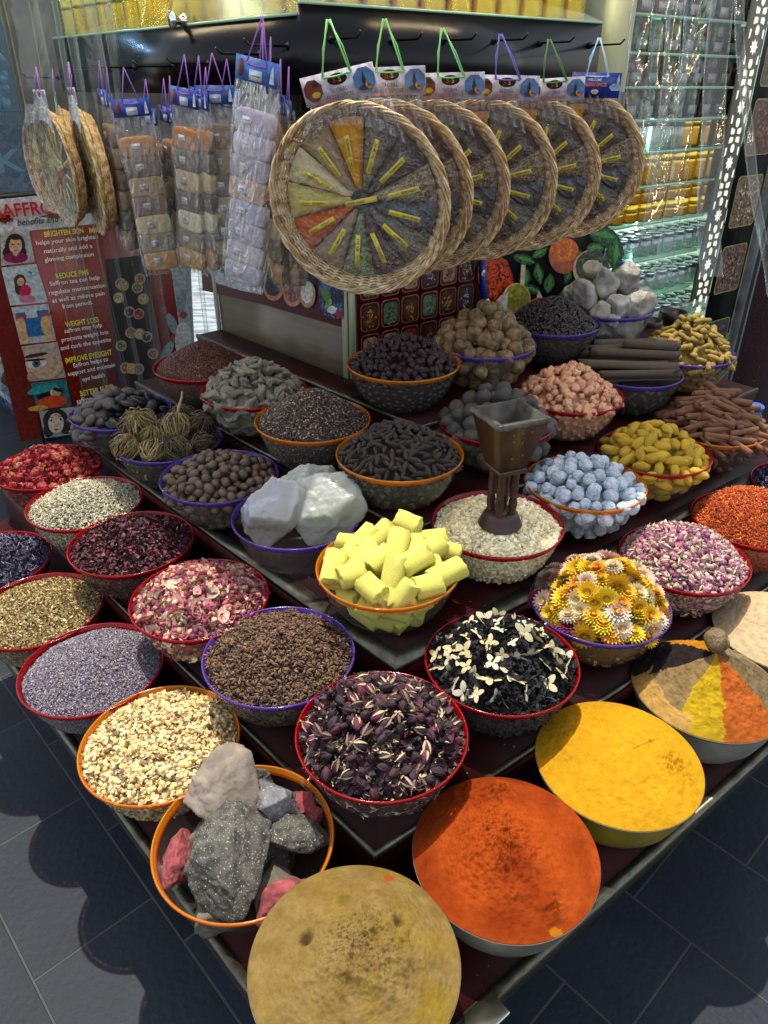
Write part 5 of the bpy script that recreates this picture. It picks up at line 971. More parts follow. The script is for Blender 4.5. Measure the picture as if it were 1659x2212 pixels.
def header(root, blue, off, tilt, cordc, apex, w=.165, h=.056):
    M0 = TR(Vector(off)) @ RZ(tilt); mb = MB(); base = '#1c3aa0' if blue else '#cfcad6'
    mb.add(box(-w/2, w/2, -h/2, h/2, -.001, .001), M0, base); k = [0]
    def el(cx, cy, rx, ry, col, n=20, rot=0.):
        k[0] += 1; mb.add(T([(cx+rx*math.cos(2*PI*i/n+rot), cy+ry*math.sin(2*PI*i/n+rot), .0012+.0002*k[0]) for i in range(n)], [tuple(range(n))]), M0, col)
    if blue: el(0, -.016, .010, .006, '#e0dcd0'); el(.055, -.004, .018, .010, '#9ac0e0', 6); el(.06, .012, .004, .016, '#b8d4ea', 4)
    else:
        el(0, .012, .021, .0105, '#17140f'); el(-.055, .0, .021, .021, '#6a4030', 8, PI/8); el(-.060, .004, .010, .010, '#8a3024', 7); el(-.05, -.008, .010, .006, '#c9a02a', 7); el(-.048, .010, .008, .005, '#3a2a18', 6)
        el(.055, .0, .024, .024, '#5a7fb0', 8, PI/8); el(.055, -.013, .015, .006, '#4a4244', 6); el(.054, .0, .0045, .017, '#33343c', 4, PI/2*0); el(.058, -.008, .0025, .006, '#e0b04a', 4); el(.064, -.014, .006, .003, '#c87a30', 6)
    hc = mb.build('header_card', M_print, root); ln = MB()
    if blue:
        ln.add(text('WELCOME', width=.036, height=.0065, bold=.02), M0 @ TR((-.004, .014, .0030)), (0, 0, 0), 0); ln.add(text('ARABIAN SPICES', width=.072, height=.009, bold=.03), M0 @ TR((-.006, .002, .0030)), (0, 0, 0), 1); ln.add(text('S.S', width=.010, height=.005, bold=.02), M0 @ TR((0, -.016, .0034)), (0, 0, 0), 2); ms = [M_ink['white'], pm('ink_copper', '#d8703a', None, rough=.5), M_ink['red']]
    else:
        ln.add(text('S', height=.010, bold=.02), M0 @ TR((-.006, .012, .0042)), (0, 0, 0), 0); ln.add(text('.', height=.002, bold=.02), M0 @ TR((0, .009, .0042)), (0, 0, 0), 0); ln.add(text('S', height=.010, bold=.02), M0 @ TR((.006, .012, .0042)), (0, 0, 0), 1)
        ln.add(text('GLOBAL', width=.036, height=.0075, bold=.004), M0 @ TR((0, -.006, .0042)), (0, 0, 0), 2); ln.add(text('ARABIAN', width=.034, height=.0075, bold=.004), M0 @ TR((-.018, -.017, .0042)), (0, 0, 0), 3); ln.add(text('SPICES', width=.026, height=.0075, bold=.004), M0 @ TR((.016, -.017, .0042)), (0, 0, 0), 2); ms = [M_ink['red'], M_ink['gold'], M_ink['grey'], pm('ink_mauve', '#a05a7a', None, rough=.5)]
    ln.build('lettering', ms, hc)
    cm = pm('cord_'+cordc.strip('#'), cordc, None, rough=.7); cb = MB(); A = Vector(apex)
    for i, sx in enumerate((-.030, .030)):
        e = M0 @ Vector((sx, h/2-.008, .003)); cb.add(tube([e, e.lerp(A, .5)+Vector((.002*(i*2-1), 0, .002)), A+Vector((.003*(i*2-1), .001, 0))], .0017, 6)); cb.add(tube([e+Vector((.003, 0, .001)), e.lerp(A, .5)+Vector((.006*(i*2-1), 0, -.003)), A], .0013, 5))
    cb.add(tube([M0 @ Vector((-.030, h/2-.008, .0045)), M0 @ Vector((0, h/2-.0095, .0055)), M0 @ Vector((.030, h/2-.008, .0045))], .0016, 6)); cb.add(ICO[1], M0 @ TR((.028, h/2-.008, .006)) @ SCL(.004, .003, .003))
    cb.build('cord', cm, root, True)
TR0 = tray()
specs = [(774, 443, 1.55, (-.22, -.95, -.18), (-.022, .236, .012), .19, '#7ec46a', (-.040, .350, -.01), 'round wicker tray of spice packets, nearest and largest of the row'),
 (835, 424, 1.66, (-.22, -.95, -.18), (.02, .242, .012), .03, '#86cc70', (.005, .350, -.02), 'second wicker spice tray from the left, mostly behind the nearest one'),
 (924, 412, 1.77, (-.20, -.95, -.18), (.055, .236, .012), .02, '#7cc878', (.03, .345, -.02), 'third wicker spice tray from the left in the row'),
 (1034, 399, 1.88, (-.20, -.95, -.18), (.06, .232, .010), -.02, '#6a5ab0', (.035, .345, -.02), 'fourth wicker spice tray, hung by a violet cord'),
 (1135, 386, 1.99, (-.18, -.95, -.18), (.055, .226, .010), .05, '#4a7a44', (.03, .345, -.02), 'fifth wicker spice tray, hung by a dark green cord'),
 (1236, 366, 2.11, (-.18, -.95, -.18), (.035, .226, .010), -.02, '#a8c4e0', (.03, .340, -.02), 'last wicker spice tray, with a dark blue header card')]
for i, (px, py, d, nn, off, tl_, cc_, ap, lab) in enumerate(specs):
    t_ = TR0 if i == 0 else copytree(TR0)
    t_['__i'] = i
for i, (t_, sp_) in enumerate(zip([TR0]+[o for o in bpy.data.objects if o.name.startswith('spice_tray.') and o.parent is None], specs)):
    px, py, d, nn, off, tl_, cc_, ap, lab = sp_; z = Vector(nn).normalized(); C_ = at_d(px, py, d); x = Z3.cross(z).normalized(); t_.matrix_world = frame(C_, x, z) @ SCL(.945, .945, .945)
    header(t_, i == 5, off, tl_, cc_, (ap[0], off[1]+.108, ap[2]), *((.155, .054) if i != 5 else (.135, .062))); tag(t_, lab, 'spice tray', 'wicker spice trays hung in a row')
    if '__i' in t_: del t_['__i']
bpy.context.view_layer.update()
base_tray = [o for o in kids(TR0) if not o.name.startswith(('header', 'cord'))]
def tray2(px, py, d, nn, lab, s=1.0, hd=True):
    r = empty('spice_tray')
    for c in base_tray: copytree(c, r)
    z = Vector(nn).normalized(); r.matrix_world = frame(at_d(px, py, d), Z3.cross(z), z) @ SCL(s, s, s)
    if hd: header(r, False, (.0, .235, .0), 0., '#a070c0', (.0, .33, -.01), .15, .05)
    tag(r, lab, 'spice tray', 'wicker spice trays hung edge-on at the left'); return r
tray2(124, 366, 2.33, (-.80, -.60, -.04), 'leftmost wicker spice tray seen almost edge-on in shiny film', .84)
tray2(154, 352, 2.42, (-.93, -.36, -.04), 'wicker spice tray squeezed behind the leftmost one', .80)
tray2(194, 374, 2.22, (-.88, -.46, -.04), 'second edge-on wicker spice tray in shiny film above the red poster', .86)
tray2(98, 355, 2.65, (-.7, -.7, 0), 'film-wrapped tray half hidden behind the leftmost tray', .8, False)
# ------------------------------------------------------------------ hanging bags of packets
def pack(cols, seed, hue='#2a50b8', hdr=True):
    root = empty('packet_bag'); rr = random.Random(seed); n = len(cols); hh = .38/n
    for k, c_ in enumerate(cols):
        z = .17-k*hh-hh/2; V0 = blob(3, (1, 1, 1), .07, 2, seed+k); V = V0.V; V = np.sign(V)*np.abs(V)**.38; V = V*np.array([.052, hh*.53, .013])+np.array([rr.uniform(-.003, .003), z, .0]); pk = MB().add(T(V, [tuple(f) for f in V0.lp.reshape(-1, 3)]), None, c_).build('packet', M_pow if 'ground_spice' in _M else M_attr, root, True)
        lb = MB(); lb.add(box(-.012, .012, -.010, .010, 0, .001), TR((-.012, z, .0135)) @ RX(-.05), '#c9ccd4'); lb.add(box(-.008, .008, -.001, .001, 0, .0014), TR((-.012, z+.003, .0137)), '#8a8a98'); lb.add(box(-.008, .008, -.001, .001, 0, .0014), TR((-.012, z-.003, .0137)), '#c9b44a'); lb.build('label_sticker', M_print, pk)
    V = []; F = []; na, nz_ = 40, 36
    for i in range(nz_+1):
        u = i/nz_; y = .245-.47*u; th = .004+.018*min(1, max(0, (u-.12)*6))*min(1, max(.05, (1-u)*12)); w = .056+.004*math.sin(u*9)
        for j in range(na):
            q = 2*PI*j/na; cx = math.copysign(abs(math.cos(q))**.5, math.cos(q)); sy = math.copysign(abs(math.sin(q))**.6, math.sin(q)); wr = .0020*noise.noise(Vector((cx*3, y*16, sy*2+seed)))+.0010*math.sin(cx*16+3*noise.noise(Vector((y*20, seed, 0)))); V.append((cx*w+wr, y+.003*math.sin(q*5), sy*(th+wr)))
    for i in range(nz_):
        for j in range(na): k = (j+1) % na; F.append((i*na+j, (i+1)*na+j, (i+1)*na+k, i*na+k))
    MB().add(T(V, F)).build('clear_bag', M_film2, root, True)
    if hdr:
        mb = MB(); mb.add(box(-.054, .054, .222, .268, .006, .0075), None, hue); mb.add(box(-.018, .014, .226, .246, .0076, .0082), None, '#c9d0d8'); mb.add(box(-.012, .010, .234, .236, .0083, .0086), None, '#6a7a6a'); mb.add(lathe([(.001, .002), (.009, .0018), (.0095, 0)], 10), TR((-.041, .245, .0068)) @ SCL(.9, 1.9, 1), '#7a3a2a'); mb.add(T([(.034, .228, .0083), (.046, .228, .0083), (.041, .262, .0083), (.036, .25, .0083)], [(0, 1, 2, 3)]), None, '#d0dce8'); mb.build('header_card', M_print, root)
        cb = MB(); A = Vector((.0, .345, 0))
        for sx in (-.026, .026): e = Vector((sx, .256, .009)); cb.add(tube([e, e.lerp(A, .5), A], .0016, 6))
        cb.add(tube([(-.026, .256, .0095), (0, .254, .011), (.026, .256, .0095)], .0018, 6)); cb.add(ICO[1], TR((-.02, .256, .011)) @ SCL(.004, .003, .003)); cb.build('cord', pm('violet_cord', '#8a5ab0', None, rough=.7), root, True)
    return root
M_film2 = clear('crinkled_bag_film', '#ffffff', .09, .10, .08, '#ccd0d4', bump=(30, 1., .03), fres=1.2, stretch=(2, .5, 1))
PKA = pack(['#b08868', '#857666', '#b09a74', '#8a7866', '#cdbb92', '#a0967e', '#c8a066'], 1); PKB = pack(['#b4aebb', '#bcb4bc', '#b0a8b4', '#c8aa98', '#b8b0c0', '#b4aeb8', '#bcb4ba', '#b4aebc'], 2, '#3a70c8'); PKC = pack(['#a87850', '#7a7064', '#c4b088', '#6e665c', '#d4c8a4', '#8a8068', '#b89458'], 3, '#2448a8'); PKD = pack(['#8a7a66', '#a08c6c', '#7a6e5c', '#a8946c', '#6e6e5e', '#947e5c'], 4, '#2a5cae')
pk_spec = [(PKA, 300, 405, 2.08, 12, -.05, 1.02, 'clear bag of seven spice packets with a square blue header, facing the camera'), (PKC, 388, 405, 2.12, -82, .10, .98, 'edge-on bag of ochre packets right of the front-facing bag'), (PKC, 412, 395, 2.02, -50, .12, 1.05, 'bag with a tilted blue header turned half sideways'), (PKC, 447, 395, 2.0, -66, .13, 1.03, 'edge-on bag with a pink header beside the half-turned bag'), (PKD, 487, 385, 1.98, -8, .0, 1.0, 'dim front-facing bag with a wide blue header behind the others'), (PKB, 540, 392, 1.72, -36, .20, 1.12, 'large slanting bag of lilac-grey boxes nearest the wicker trays'), (PKC, 585, 395, 1.76, -80, .13, 1.08, 'edge-on bag behind the large slanting bag'), (PKD, 622, 420, 1.80, -78, .05, .98, 'dark edge-on bag beside the nearest wicker tray'), (PKD, 232, 370, 2.2, -76, .06, 1.0, 'dark edge-on bag between the wrapped trays and the front-facing bag'), (PKD, 248, 372, 2.3, -80, .02, 1.0, 'second dark edge-on bag just left of the front-facing bag'), (PKC, 338, 408, 2.2, -62, .04, 1.0, 'half-turned bag tucked behind the right side of the front-facing bag'), (PKA, 372, 400, 2.25, -70, .08, 1.0, 'edge-on tan bag behind the ochre one'), (PKC, 604, 402, 1.80, -84, .10, 1.06, 'second edge-on bag behind the large slanting one'), (PKA, 506, 385, 2.06, -50, .06, 1.0, 'half-turned tan bag behind the wide-headed bag'), (PKC, 466, 398, 2.08, -74, .1, 1.0, 'edge-on bag left of the wide-headed bag'), (PKD, 640, 425, 1.86, -82, .02, .98, 'dark edge-on bag half hidden by the nearest wicker tray')]
used = set()
for pr, px, py, d, yaw, roll, s, lab in pk_spec:
    r = pr if pr.name not in used else copytree(pr); used.add(pr.name); px += 22 if px < 330 else (8 if px < 400 else 0); s *= .9; C_ = at_d(px, py+24, d); zc = Vector((-C_.x, -C_.y, 0)).normalized(); z = Matrix.Rotation(math.radians(yaw), 3, 'Z') @ zc; r.matrix_world = frame(C_, Z3.cross(z), z) @ RZ(-roll) @ SCL(s, s, s); tag(r, lab, 'packet bag', 'clear packet bags hung on the left board')
# ------------------------------------------------------------------ saffron counter at the far left
cS = -4.104; PS = Vector((-1.876, 3.73, 0)); ctr = empty('glass_counter', PS); tag(ctr, 'low glass shop counter with a patterned tile base carrying the saffron poster', 'counter'); ic = Matrix.Translation(-PS)
def cpart(mb, name, mat, par=None, smooth=False): o = mb.build(name, mat, par or ctr, smooth); o.data.transform(ic); return o
E1 = PS+uR*.86; Bk = uL*1.9
M_tile = pm('blue_grey_patterned_tile', '#4a6078', '#1c2632', 22, .3, ramp=(.47, .53))
cpart(MB().add(prism(ccw([PS+uL*.01-nR*.01+uR*.01, E1-nR*.01, E1+uL*.8, PS+uL*1.9+uR*.01]), 0.001, .14)), 'tile_base', M_tile)
cpart(MB().add(prism(ccw([PS+uL*.02-nR*.03+uR*.05, E1-nR*.03, E1+uL*.7, PS+uL*1.8+uR*.05]), .14, 1.18)), 'red_shelving', pm('red_cloth', '#5a1418', '#2c080c', 6, .8))
cpart(MB().add(panel(PS, PS+uL*1.9, nL, .14, 1.2, -.004, .0)), 'side_glass', M_glass)
cpart(MB().add(prism(ccw([PS+nR*.01, E1+nR*.01, E1+uL*.8, PS+uL*1.9]), 1.2, 1.215)), 'counter_top', clear('counter_top_glass', '#c9dcd8', .12, .04, .4, '#7a8080'))
cpart(MB().add(tube([PS+nR*.004, PS+nR*.004+Z3*1.2], .008, 4)), 'corner_post', M_steel)
for i, (dx, z) in enumerate(((.35, .62), (.6, .45), (.9, .3))):
    o = MB().add(lathe([(.001, 0), (.05, 0), (.085, .03), (.09, .04), (.06, .07), (.001, .085)], 24)).build('gold_dish', pm('shiny_gold', '#b89a3a', None, rough=.2, metal=.9, bump=(80, .4, .003)), None, True); o.location = PS+uL*dx+nL*.0-nL*.02+Z3*z; o.location = (PS+uL*dx+Z3*z+nL*.03); o.parent = None; tag(o, ('topmost', 'middle', 'lowest')[i]+' of three small gold dishes inside the left glass counter', 'dish', 'gold dishes in the counter'); o.scale = (.3, .3, .8)
    o.scale = (.28, .28, .7)
art = Art(nR, cS+.012); z_ = 0
def PSP(s, z, off=0): return PS+uR*s+nR*(.012+off)+Z3*z
art.mb.add(prism(ccw([PSP(-.0, 0), PSP(.86, 0), PSP(.86, 0, -.008), PSP(0, 0, -.008)]), .06, 1.215), None, '#8a2410')
def R4(x0, y0, x1, y1, x2, y2, x3, y3, c_, mi=0): art.poly([(x0, y0), (x1, y1), (x2, y2), (x3, y3)], c_, mi)
R4(-60, 436, 330, 398, 330, 470, -60, 512, '#d4d6da')
R4(-60, 512, 5, 505, 90, 945, 45, 955, '#6a1a10')
art.ell(10, 472, 14, 9, '#7a1a14', wob=.6); art.ell(150, 462, 60, 6, '#7a2a20', rot=-.12, wob=.4); art.dots(12, 474, 16, 9, ['#8a2018', '#5a1010'], 30, 4, asp=.2)
pan = [(0, 502, 62, 494, 75, 566, 2, 574), (2, 578, 78, 570, 104, 652, 22, 660), (24, 664, 104, 656, 121, 736, 44, 744), (46, 748, 124, 738, 142, 815, 66, 824), (66, 828, 142, 818, 155, 876, 80, 886), (84, 888, 160, 878, 172, 936, 96, 946)]
for p, c_ in zip(pan, ('#b9bcbc', '#c0cdd4', '#bcc8d0', '#b8ac9e', '#2f7a80', '#a9b4ac')): R4(*p, c_)
E = art.ell   # six simple printed drawings
E(32, 530, 22, 26, '#3a201c'); E(31, 545, 26, 18, '#3a201c'); E(33, 530, 14, 18, '#d8b090'); E(33, 556, 27, 12, '#8a1f50'); E(33, 545, 6, 8, '#d8b090'); E(27, 528, 2.5, 1.5, '#201412'); E(39, 527, 2.5, 1.5, '#201412'); E(33, 541, 4, 1.5, '#b03038')
E(33, 512, 13, 6, '#3a201c')
E(42, 606, 13, 14, '#5a3424'); E(40, 620, 9, 16, '#5a3424'); E(44, 608, 8, 9, '#d8b090'); E(54, 628, 12, 14, '#d02860', rot=.3); E(58, 645, 17, 8, '#d87898'); E(64, 588, 12, 8, '#9fd0cc'); E(62, 587, 1.5, 3, '#2a4a70'); E(66, 589, 1.5, 3, '#2a4a70')
R4(32, 676, 102, 668, 112, 720, 42, 730, '#2f6ea8'); R4(52, 670, 78, 667, 80, 684, 56, 687, '#c8d0d4'); E(45, 705, 10, 23, '#d8b07c', rot=-.1); E(98, 700, 11, 23, '#d8b07c', rot=-.1); R4(40, 715, 56, 713, 64, 741, 48, 743, '#d8b07c'); R4(92, 710, 108, 708, 116, 735, 100, 738, '#d8b07c')
for q in range(5): E(36+q*4.4, 686-q*1.2, 2.4, 3.2, '#c04030'); E(88+q*4.4, 680-q*.8, 2.4, 3.2, '#c04030')
E(95, 790, 40, 28, '#c8a890', rot=-.1); E(76, 766, 26, 4, '#3a2a24', rot=-.18); E(76, 784, 23, 10, '#e0d4cc', rot=-.1); E(77, 784, 9, 9, '#5a7488'); E(77, 784, 4, 4, '#10181c'); E(76, 776, 23, 2.4, '#2c1c18', rot=-.1); E(66, 812, 9, 11, '#b89078')
E(100, 848, 24, 16, '#16161c', rot=-.3); E(82, 846, 16, 6, '#16161c', rot=.2); E(118, 845, 12, 12, '#d8a890'); E(122, 840, 13, 4, '#16161c', rot=.3); E(112, 866, 32, 13, '#c9481c', rot=-.1); E(80, 880, 22, 6, '#c99a40', rot=-.1); E(90, 838, 34, 9, '#2a9a98', rot=-.3)
E(118, 906, 27, 26, '#2f2f34'); E(104, 925, 12, 18, '#2f2f34', rot=.2); E(140, 920, 14, 16, '#2f2f34'); E(119, 912, 17, 22, '#cdb9a6'); E(109, 906, 5, 3.2, '#e8e4e0'); E(129, 904, 5, 3.2, '#e8e4e0'); E(109, 906, 2.4, 2.8, '#14202c'); E(129, 904, 2.4, 2.8, '#14202c'); E(120, 925, 5, 1.6, '#8a3a38'); E(108, 899, 6, 1, '#2f2f34'); E(129, 897, 6, 1, '#2f2f34')
sp_ = art.build('saffron_poster'); tag(sp_, 'red and white SAFFRON benefits poster with drawings of women on the left counter', 'poster')
LY = .018
art.word('SAFFRON', 64, 450, 156, M_ink['red'], sp_, .02, 0, LY, 30); art.word('benefits and uses', 98, 474, 128, M_ink['black'], sp_, .012, .35, LY, 14)
for s_, x, y, w, c_, b in (('BRIGHTEN SKIN', 136, 504, 86, 'yellow', .02), ('IMMUNITY', 212, 498, 44, 'yellow', .02), ('helps your skin brighten', 144, 521, 136, 'white', .008), ('naturally and add a', 146, 540, 106, 'white', .008), ('glowing complexion', 148, 558, 108, 'white', .008),
 ('REDUCE PMS', 154, 594, 72, 'yellow', .02), ('Saffron tea can help', 160, 609, 110, 'white', .008), ('regulate menstruation', 166, 627, 126, 'white', .008), ('as well as relieve pain', 168, 644, 116, 'white', .008), ('from periods.', 166, 660, 68, 'white', .008),
 ('WEIGHT LOSS', 175, 697, 74, 'yellow', .02), ('saffron may help', 178, 711, 84, 'white', .008), ('promote weight loss', 182, 728, 104, 'white', .008), ('and curb the appetite', 184, 745, 112, 'white', .008),
 ('IMPROVE EYESIGHT', 190, 771, 104, 'yellow', .02), ('Saffron helps to', 194, 785, 78, 'white', .008), ('support and maintain', 196, 800, 106, 'white', .008), ('eye health', 200, 817, 50, 'white', .008),
 ('BETTER SLEEP', 207, 844, 74, 'yellow', .02), ('saffron can enhance', 211, 858, 98, 'white', .008), ('the quality of sleep in', 212, 872, 104, 'white', .008), ('adults', 215, 887, 30, 'white', .008), ('HAIR', 212, 912, 26, 'yellow', .02)):
    t_ = [('UP', '')][0]; art.word(s_, x, y-3, w, M_ink[c_], sp_, b, 0, LY, 12.5 if c_ == 'white' else 12)
# two more posters standing right of it
a = Art(nR, cS+.02); a.poly([(228, 560), (318, 550), (345, 860), (262, 872)], '#241416')
for i in range(16):
    rr = random.Random(i); x, y = 255+(i % 4)*17+(i//4)*5+rr.uniform(-8, 8), 600+(i//4)*62+rr.uniform(-24, 24); c_ = ['#a03028', '#c9a060', '#6a7a3a', '#b05a20', '#d8c8a0', '#5a2a30'][i % 6]; a.ell(x, y, 12, 12, '#b8a090'); a.ell(x, y, 9, 9, c_); a.dots(x, y, 8, 8, [c_, '#2a1a14', '#d8c0a0'], 14, 2)
o = a.build('dark_spice_poster'); tag(o, 'dark poster of small spice bowls behind the clear strips', 'poster')
a = Art(nR, cS+.01); a.poly([(322, 548), (410, 540), (425, 855), (348, 862)], '#a9b2bc')
for x, y, r_ in ((350, 640, .3), (372, 700, -.4), (360, 760, .5), (392, 650, .1), (385, 790, 0)): a.ell(x, y, 10, 26, '#8a98a8', rot=r_); a.ell(x+4, y+30, 8, 8, '#9a4a50')
a.ell(395, 735, 18, 40, '#c9ccd0'); a.ell(370, 830, 20, 14, '#8a3038', wob=.4)
o = a.build('pale_plant_poster'); tag(o, 'pale blue-grey plant poster behind the clear strips', 'poster')
# glass case on the left counter with goods
case = empty('glass_case', PS+Z3*1.22); tag(case, 'tall glass display case at the top left corner full of packaged goods', 'display case'); ic2 = Matrix.Translation(-(PS+Z3*1.22))
def gpart(mb, name, mat): o = mb.build(name, mat, case); o.data.transform(ic2); return o
CA, CB = PS-uR*.55, PS+uR*.27
M_gl2 = clear('case_glass', '#d4e6ee', .10, .04, .05, '#9fb8c8')
gpart(MB().add(panel(CA, CB, nR, 1.25, 3.2, -.03, -.022)), 'front_glass', M_gl2); gpart(MB().add(panel(CB-uR*.012, CB, nR, 1.25, 3.2, -.04, -.01)), 'corner_post', M_alu)
gpart(MB().add(panel(CA, CB, nR, 1.24, 1.265, -.3, .0)), 'base', M_steel); gpart(MB().add(panel(CA, CB, nR, 1.25, 3.2, -.5, -.49)), 'back_panel', pm('pale_blue_back', '#a8c0d4', '#6a7c90', 5, .5))
gpart(MB().add(panel(CA, CB, nR, 2.36, 2.37, -.065, -.04)), 'led_or_fill_strip', pm('added_case_fill_strip', '#cfe2ff', None, emit=60.))  # glowing strip added at the case top to brighten the goods
for z in (1.60, 1.98): gpart(MB().add(panel(CA, CB, nR, z, z+.008, -.48, -.04)), 'shelf', M_gl2)
gp_ = lambda s, z, o_: PS+uR*s+nR*o_+Z3*z
rr = random.Random(9)
def carton(name, s, z, w, h_, col, lab, tx=None, o_=-.12):
    c0 = gp_(s, z, o_); e = MB().add(box(-w/2, w/2, -.03, .03, 0, h_, .004), frame(c0, uR, Z3) , col).build(name, pm('printed_carton', attr=True, rough=.4, c2='#6a6058', scale=40, ramp=(.45, .55))); tag(e, lab, 'package', 'goods in the left glass case')
    if tx: l_ = MB().add(text(tx, width=w*.8, height=h_*.35, bold=.02), frame(c0+nR*.0345+Z3*h_*.45, uR, nR)).build('lettering', M_ink['white'], e)
carton('food_box', .10, 1.27, .34, .28, '#b08a80', 'brown carton printed with big white letters in the left case', 'BIK'); carton('food_box', -.22, 1.27, .2, .3, '#92a07c', 'olive green carton in the left corner of the case')
carton('food_box', .0, 1.27, .16, .30, '#b07a74', 'tall reddish carton behind the lettered one', None, -.22)
for s, c_, lab in ((-.1, '#bcb8b0', 'grey patterned bag on the upper shelf of the left case'), (.12, '#b0a488', 'brown patterned bag on the upper shelf beside the case post'), (-.35, '#c4c8d8', 'pale bag at the far left of the upper shelf')):
    carton('patterned_bag', s, 2.0, .2, .32, c_, lab)
t_ = ICO[1]; bb = MB()
for i in range(150): u, v = rr.uniform(-.2, .25), rr.uniform(0, .2); bb.add(ICO[2], TR(gp_(u, 1.62+v, -.14+rr.uniform(-.02, .02))) @ SCL(.018, .018, .018), '#b8c8cc')
o = bb.build('bag_of_white_balls', M_film2 if 0 else pm('glossy_white_sweet', attr=True, rough=.2)); tag(o, 'clear bag of round white sweets on the middle shelf of the left case', 'bag', kind=None)
b = MB().add(tube([gp_(-.12, 1.90, -.09), gp_(-.02, 1.885, -.08), gp_(.08, 1.865, -.08), gp_(.15, 1.87, -.09)], [.03, .034, .026, .012], 10, .6)).build('yellow_ribbon', pm('yellow_cloth', '#c9a41c', '#a07c10', 10, .6), None, True); tag(b, 'twisted yellow cloth tied on top of the bag of white sweets', 'ribbon')
# ------------------------------------------------------------------ glass shelves and jars at the right
cq = KC.dot(nR)-.02; shelf = empty('lit_glass_shelves', KRt); tag(shelf, 'tall lit glass shelf unit packed with jars and boxes at the right', 'shelf unit'); is_ = Matrix.Translation(-KRt)
def spart(mb, name, mat, sm=False): o = mb.build(name, mat, shelf, sm); o.data.transform(is_); return o
S0, S1, S2 = 1.13, 1.80, 2.08; Sx = lambda s, z, o_: KC+uR*s+nR*o_+Z3*z
M_back = pm('glowing_back_panel', '#aebfae', '#93a898', 3, .4, emit=.6)  # emission put into the panel stands in for the lit shelf interior
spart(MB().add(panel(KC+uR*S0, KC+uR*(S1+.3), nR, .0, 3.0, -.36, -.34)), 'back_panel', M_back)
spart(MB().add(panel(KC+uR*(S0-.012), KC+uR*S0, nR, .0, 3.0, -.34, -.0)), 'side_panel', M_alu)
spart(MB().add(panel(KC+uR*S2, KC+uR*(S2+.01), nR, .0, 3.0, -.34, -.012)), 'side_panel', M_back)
M_shelf = clear('shelf_glass', '#b4dcc8', .10, .03, .10, '#7fb8a4')
zs = [onp(1450, y, nR, cq).z for y in (33, 115, 187, 257, 325, 397, 474, 550, 627, 700)]
M_led = pm('led_or_fill_strip', '#dff4ff', None, emit=14.)
for k, z in enumerate(zs):
    spart(MB().add(panel(KC+uR*S0, KC+uR*S2, nR, z-.007, z, -.33, -.03)), 'glass_shelf', M_shelf); spart(MB().add(panel(KC+uR*S0, KC+uR*S1, nR, z-.008, z+.001, -.0295, -.026)), 'shelf_edge', M_gedge)
for s in (S0+.012, S1-.012): spart(MB().add(panel(KC+uR*(s-.004), KC+uR*(s+.004), nR, .9, 2.95, -.335, -.330)), 'led_or_fill_strip', M_led)
M_gold = pm('embossed_gold_plastic', '#f0b83a', '#c8922a', 9, .24, metal=.85, spec=.8); M_lidg = pm('gold_lid', '#ecc040', None, rough=.16, metal=.8); M_cj = clear('clear_jar_plastic', '#eef4f4', .14, .05, .22, '#c9d4d4', fres=1.5); M_lids = pm('silver_lid', '#c0c8cc', None, rough=.2, metal=.9)
def goldjar(h=.072, r=.036, rows=6):
    root = empty('gold_jar'); n = 24; V = []; F = []
    for i in range(rows+1):
        for j in range(n): a = 2*PI*j/n; V.append((r*math.cos(a), r*math.sin(a), h*i/rows))
    for i in range(rows):
        for j in range(n):
            k = (j+1) % n; a = 2*PI*(j+.5)/n; c_ = len(V); V.append((r*1.10*math.cos(a), r*1.10*math.sin(a), h*(i+.5)/rows)); q = (i*n+j, i*n+k, (i+1)*n+k, (i+1)*n+j)
            for e in range(4): F.append((q[e], q[(e+1) % 4], c_))
    MB().add(T(V, F)).build('jar_body', M_gold, root); MB().add(lathe([(r*.94, h), (r*1.04, h+.002), (r*1.06, h+.006), (r*1.06, h+.026), (r*1.0, h+.030), (.001, h+.030)], 36)).build('lid', M_lidg, root, True); return root
def clearjar(h=.062, r=.034):
    root = empty('clear_jar'); MB().add(lathe([(.001, .001), (r*.9, .001), (r, .006), (r, h*.86), (r*.9, h)], 32)).build('jar_body', M_cj, root, True); MB().add(lathe([(r*.92, h), (r*.98, h), (r*.98, h+.016), (r*.94, h+.018), (.001, h+.018)], 32)).build('lid', M_lids, root, True); return root
J1, J2, J3 = goldjar(), goldjar(.036, .036, 4), clearjar(); usedj = set()
def put(J, P_, lab, grp, cat='jar', s=1.):
    r = J if J.name not in usedj else copytree(J); usedj.add(J.name); r.location = P_; r.scale = (s,)*3; tag(r, lab, cat, grp); return r
for rowi in range(2):
    for k in range(11):
        s = S0+.055+k*.083; 
        put(J1, Sx(s, zs[5]+.001, -.08-.09*rowi), 'tall embossed gold jar on the shelf right of the last wicker tray', 'tall gold jars on the glass shelf', s=1.05)
for k in range(11):
    for q in range(2):
        for row in range(2): put(J2, Sx(S0+.06+k*.083, zs[6]+.001+q*.0668, -.08-.09*row), 'short embossed gold jar stacked in twos under the tall gold jars', 'short gold jars in stacks')
for lv in (7, 8, 9):
    for k in range(12):
        for row in range(2): put(J3, Sx(S0+.05+k*.076, zs[lv]+.001, -.08-.08*row), 'clear jar with silver lid on a lower glass shelf', 'clear jars with silver lids', s=1.)
for s, J in ((S0+.12, J1), (S0+.52, J1)): put(J, Sx(s, zs[4]+.001, -.10), 'tall embossed gold jar on the upper shelf beside clear jars', 'gold jars on the upper shelf')
for s in (S0+.23, S0+.31, S0+.40, S0+.46): put(J3, Sx(s, zs[4]+.001, -.10), 'larger clear jar between the gold jars on the upper shelf', 'clear jars on the upper shelf', s=1.25)
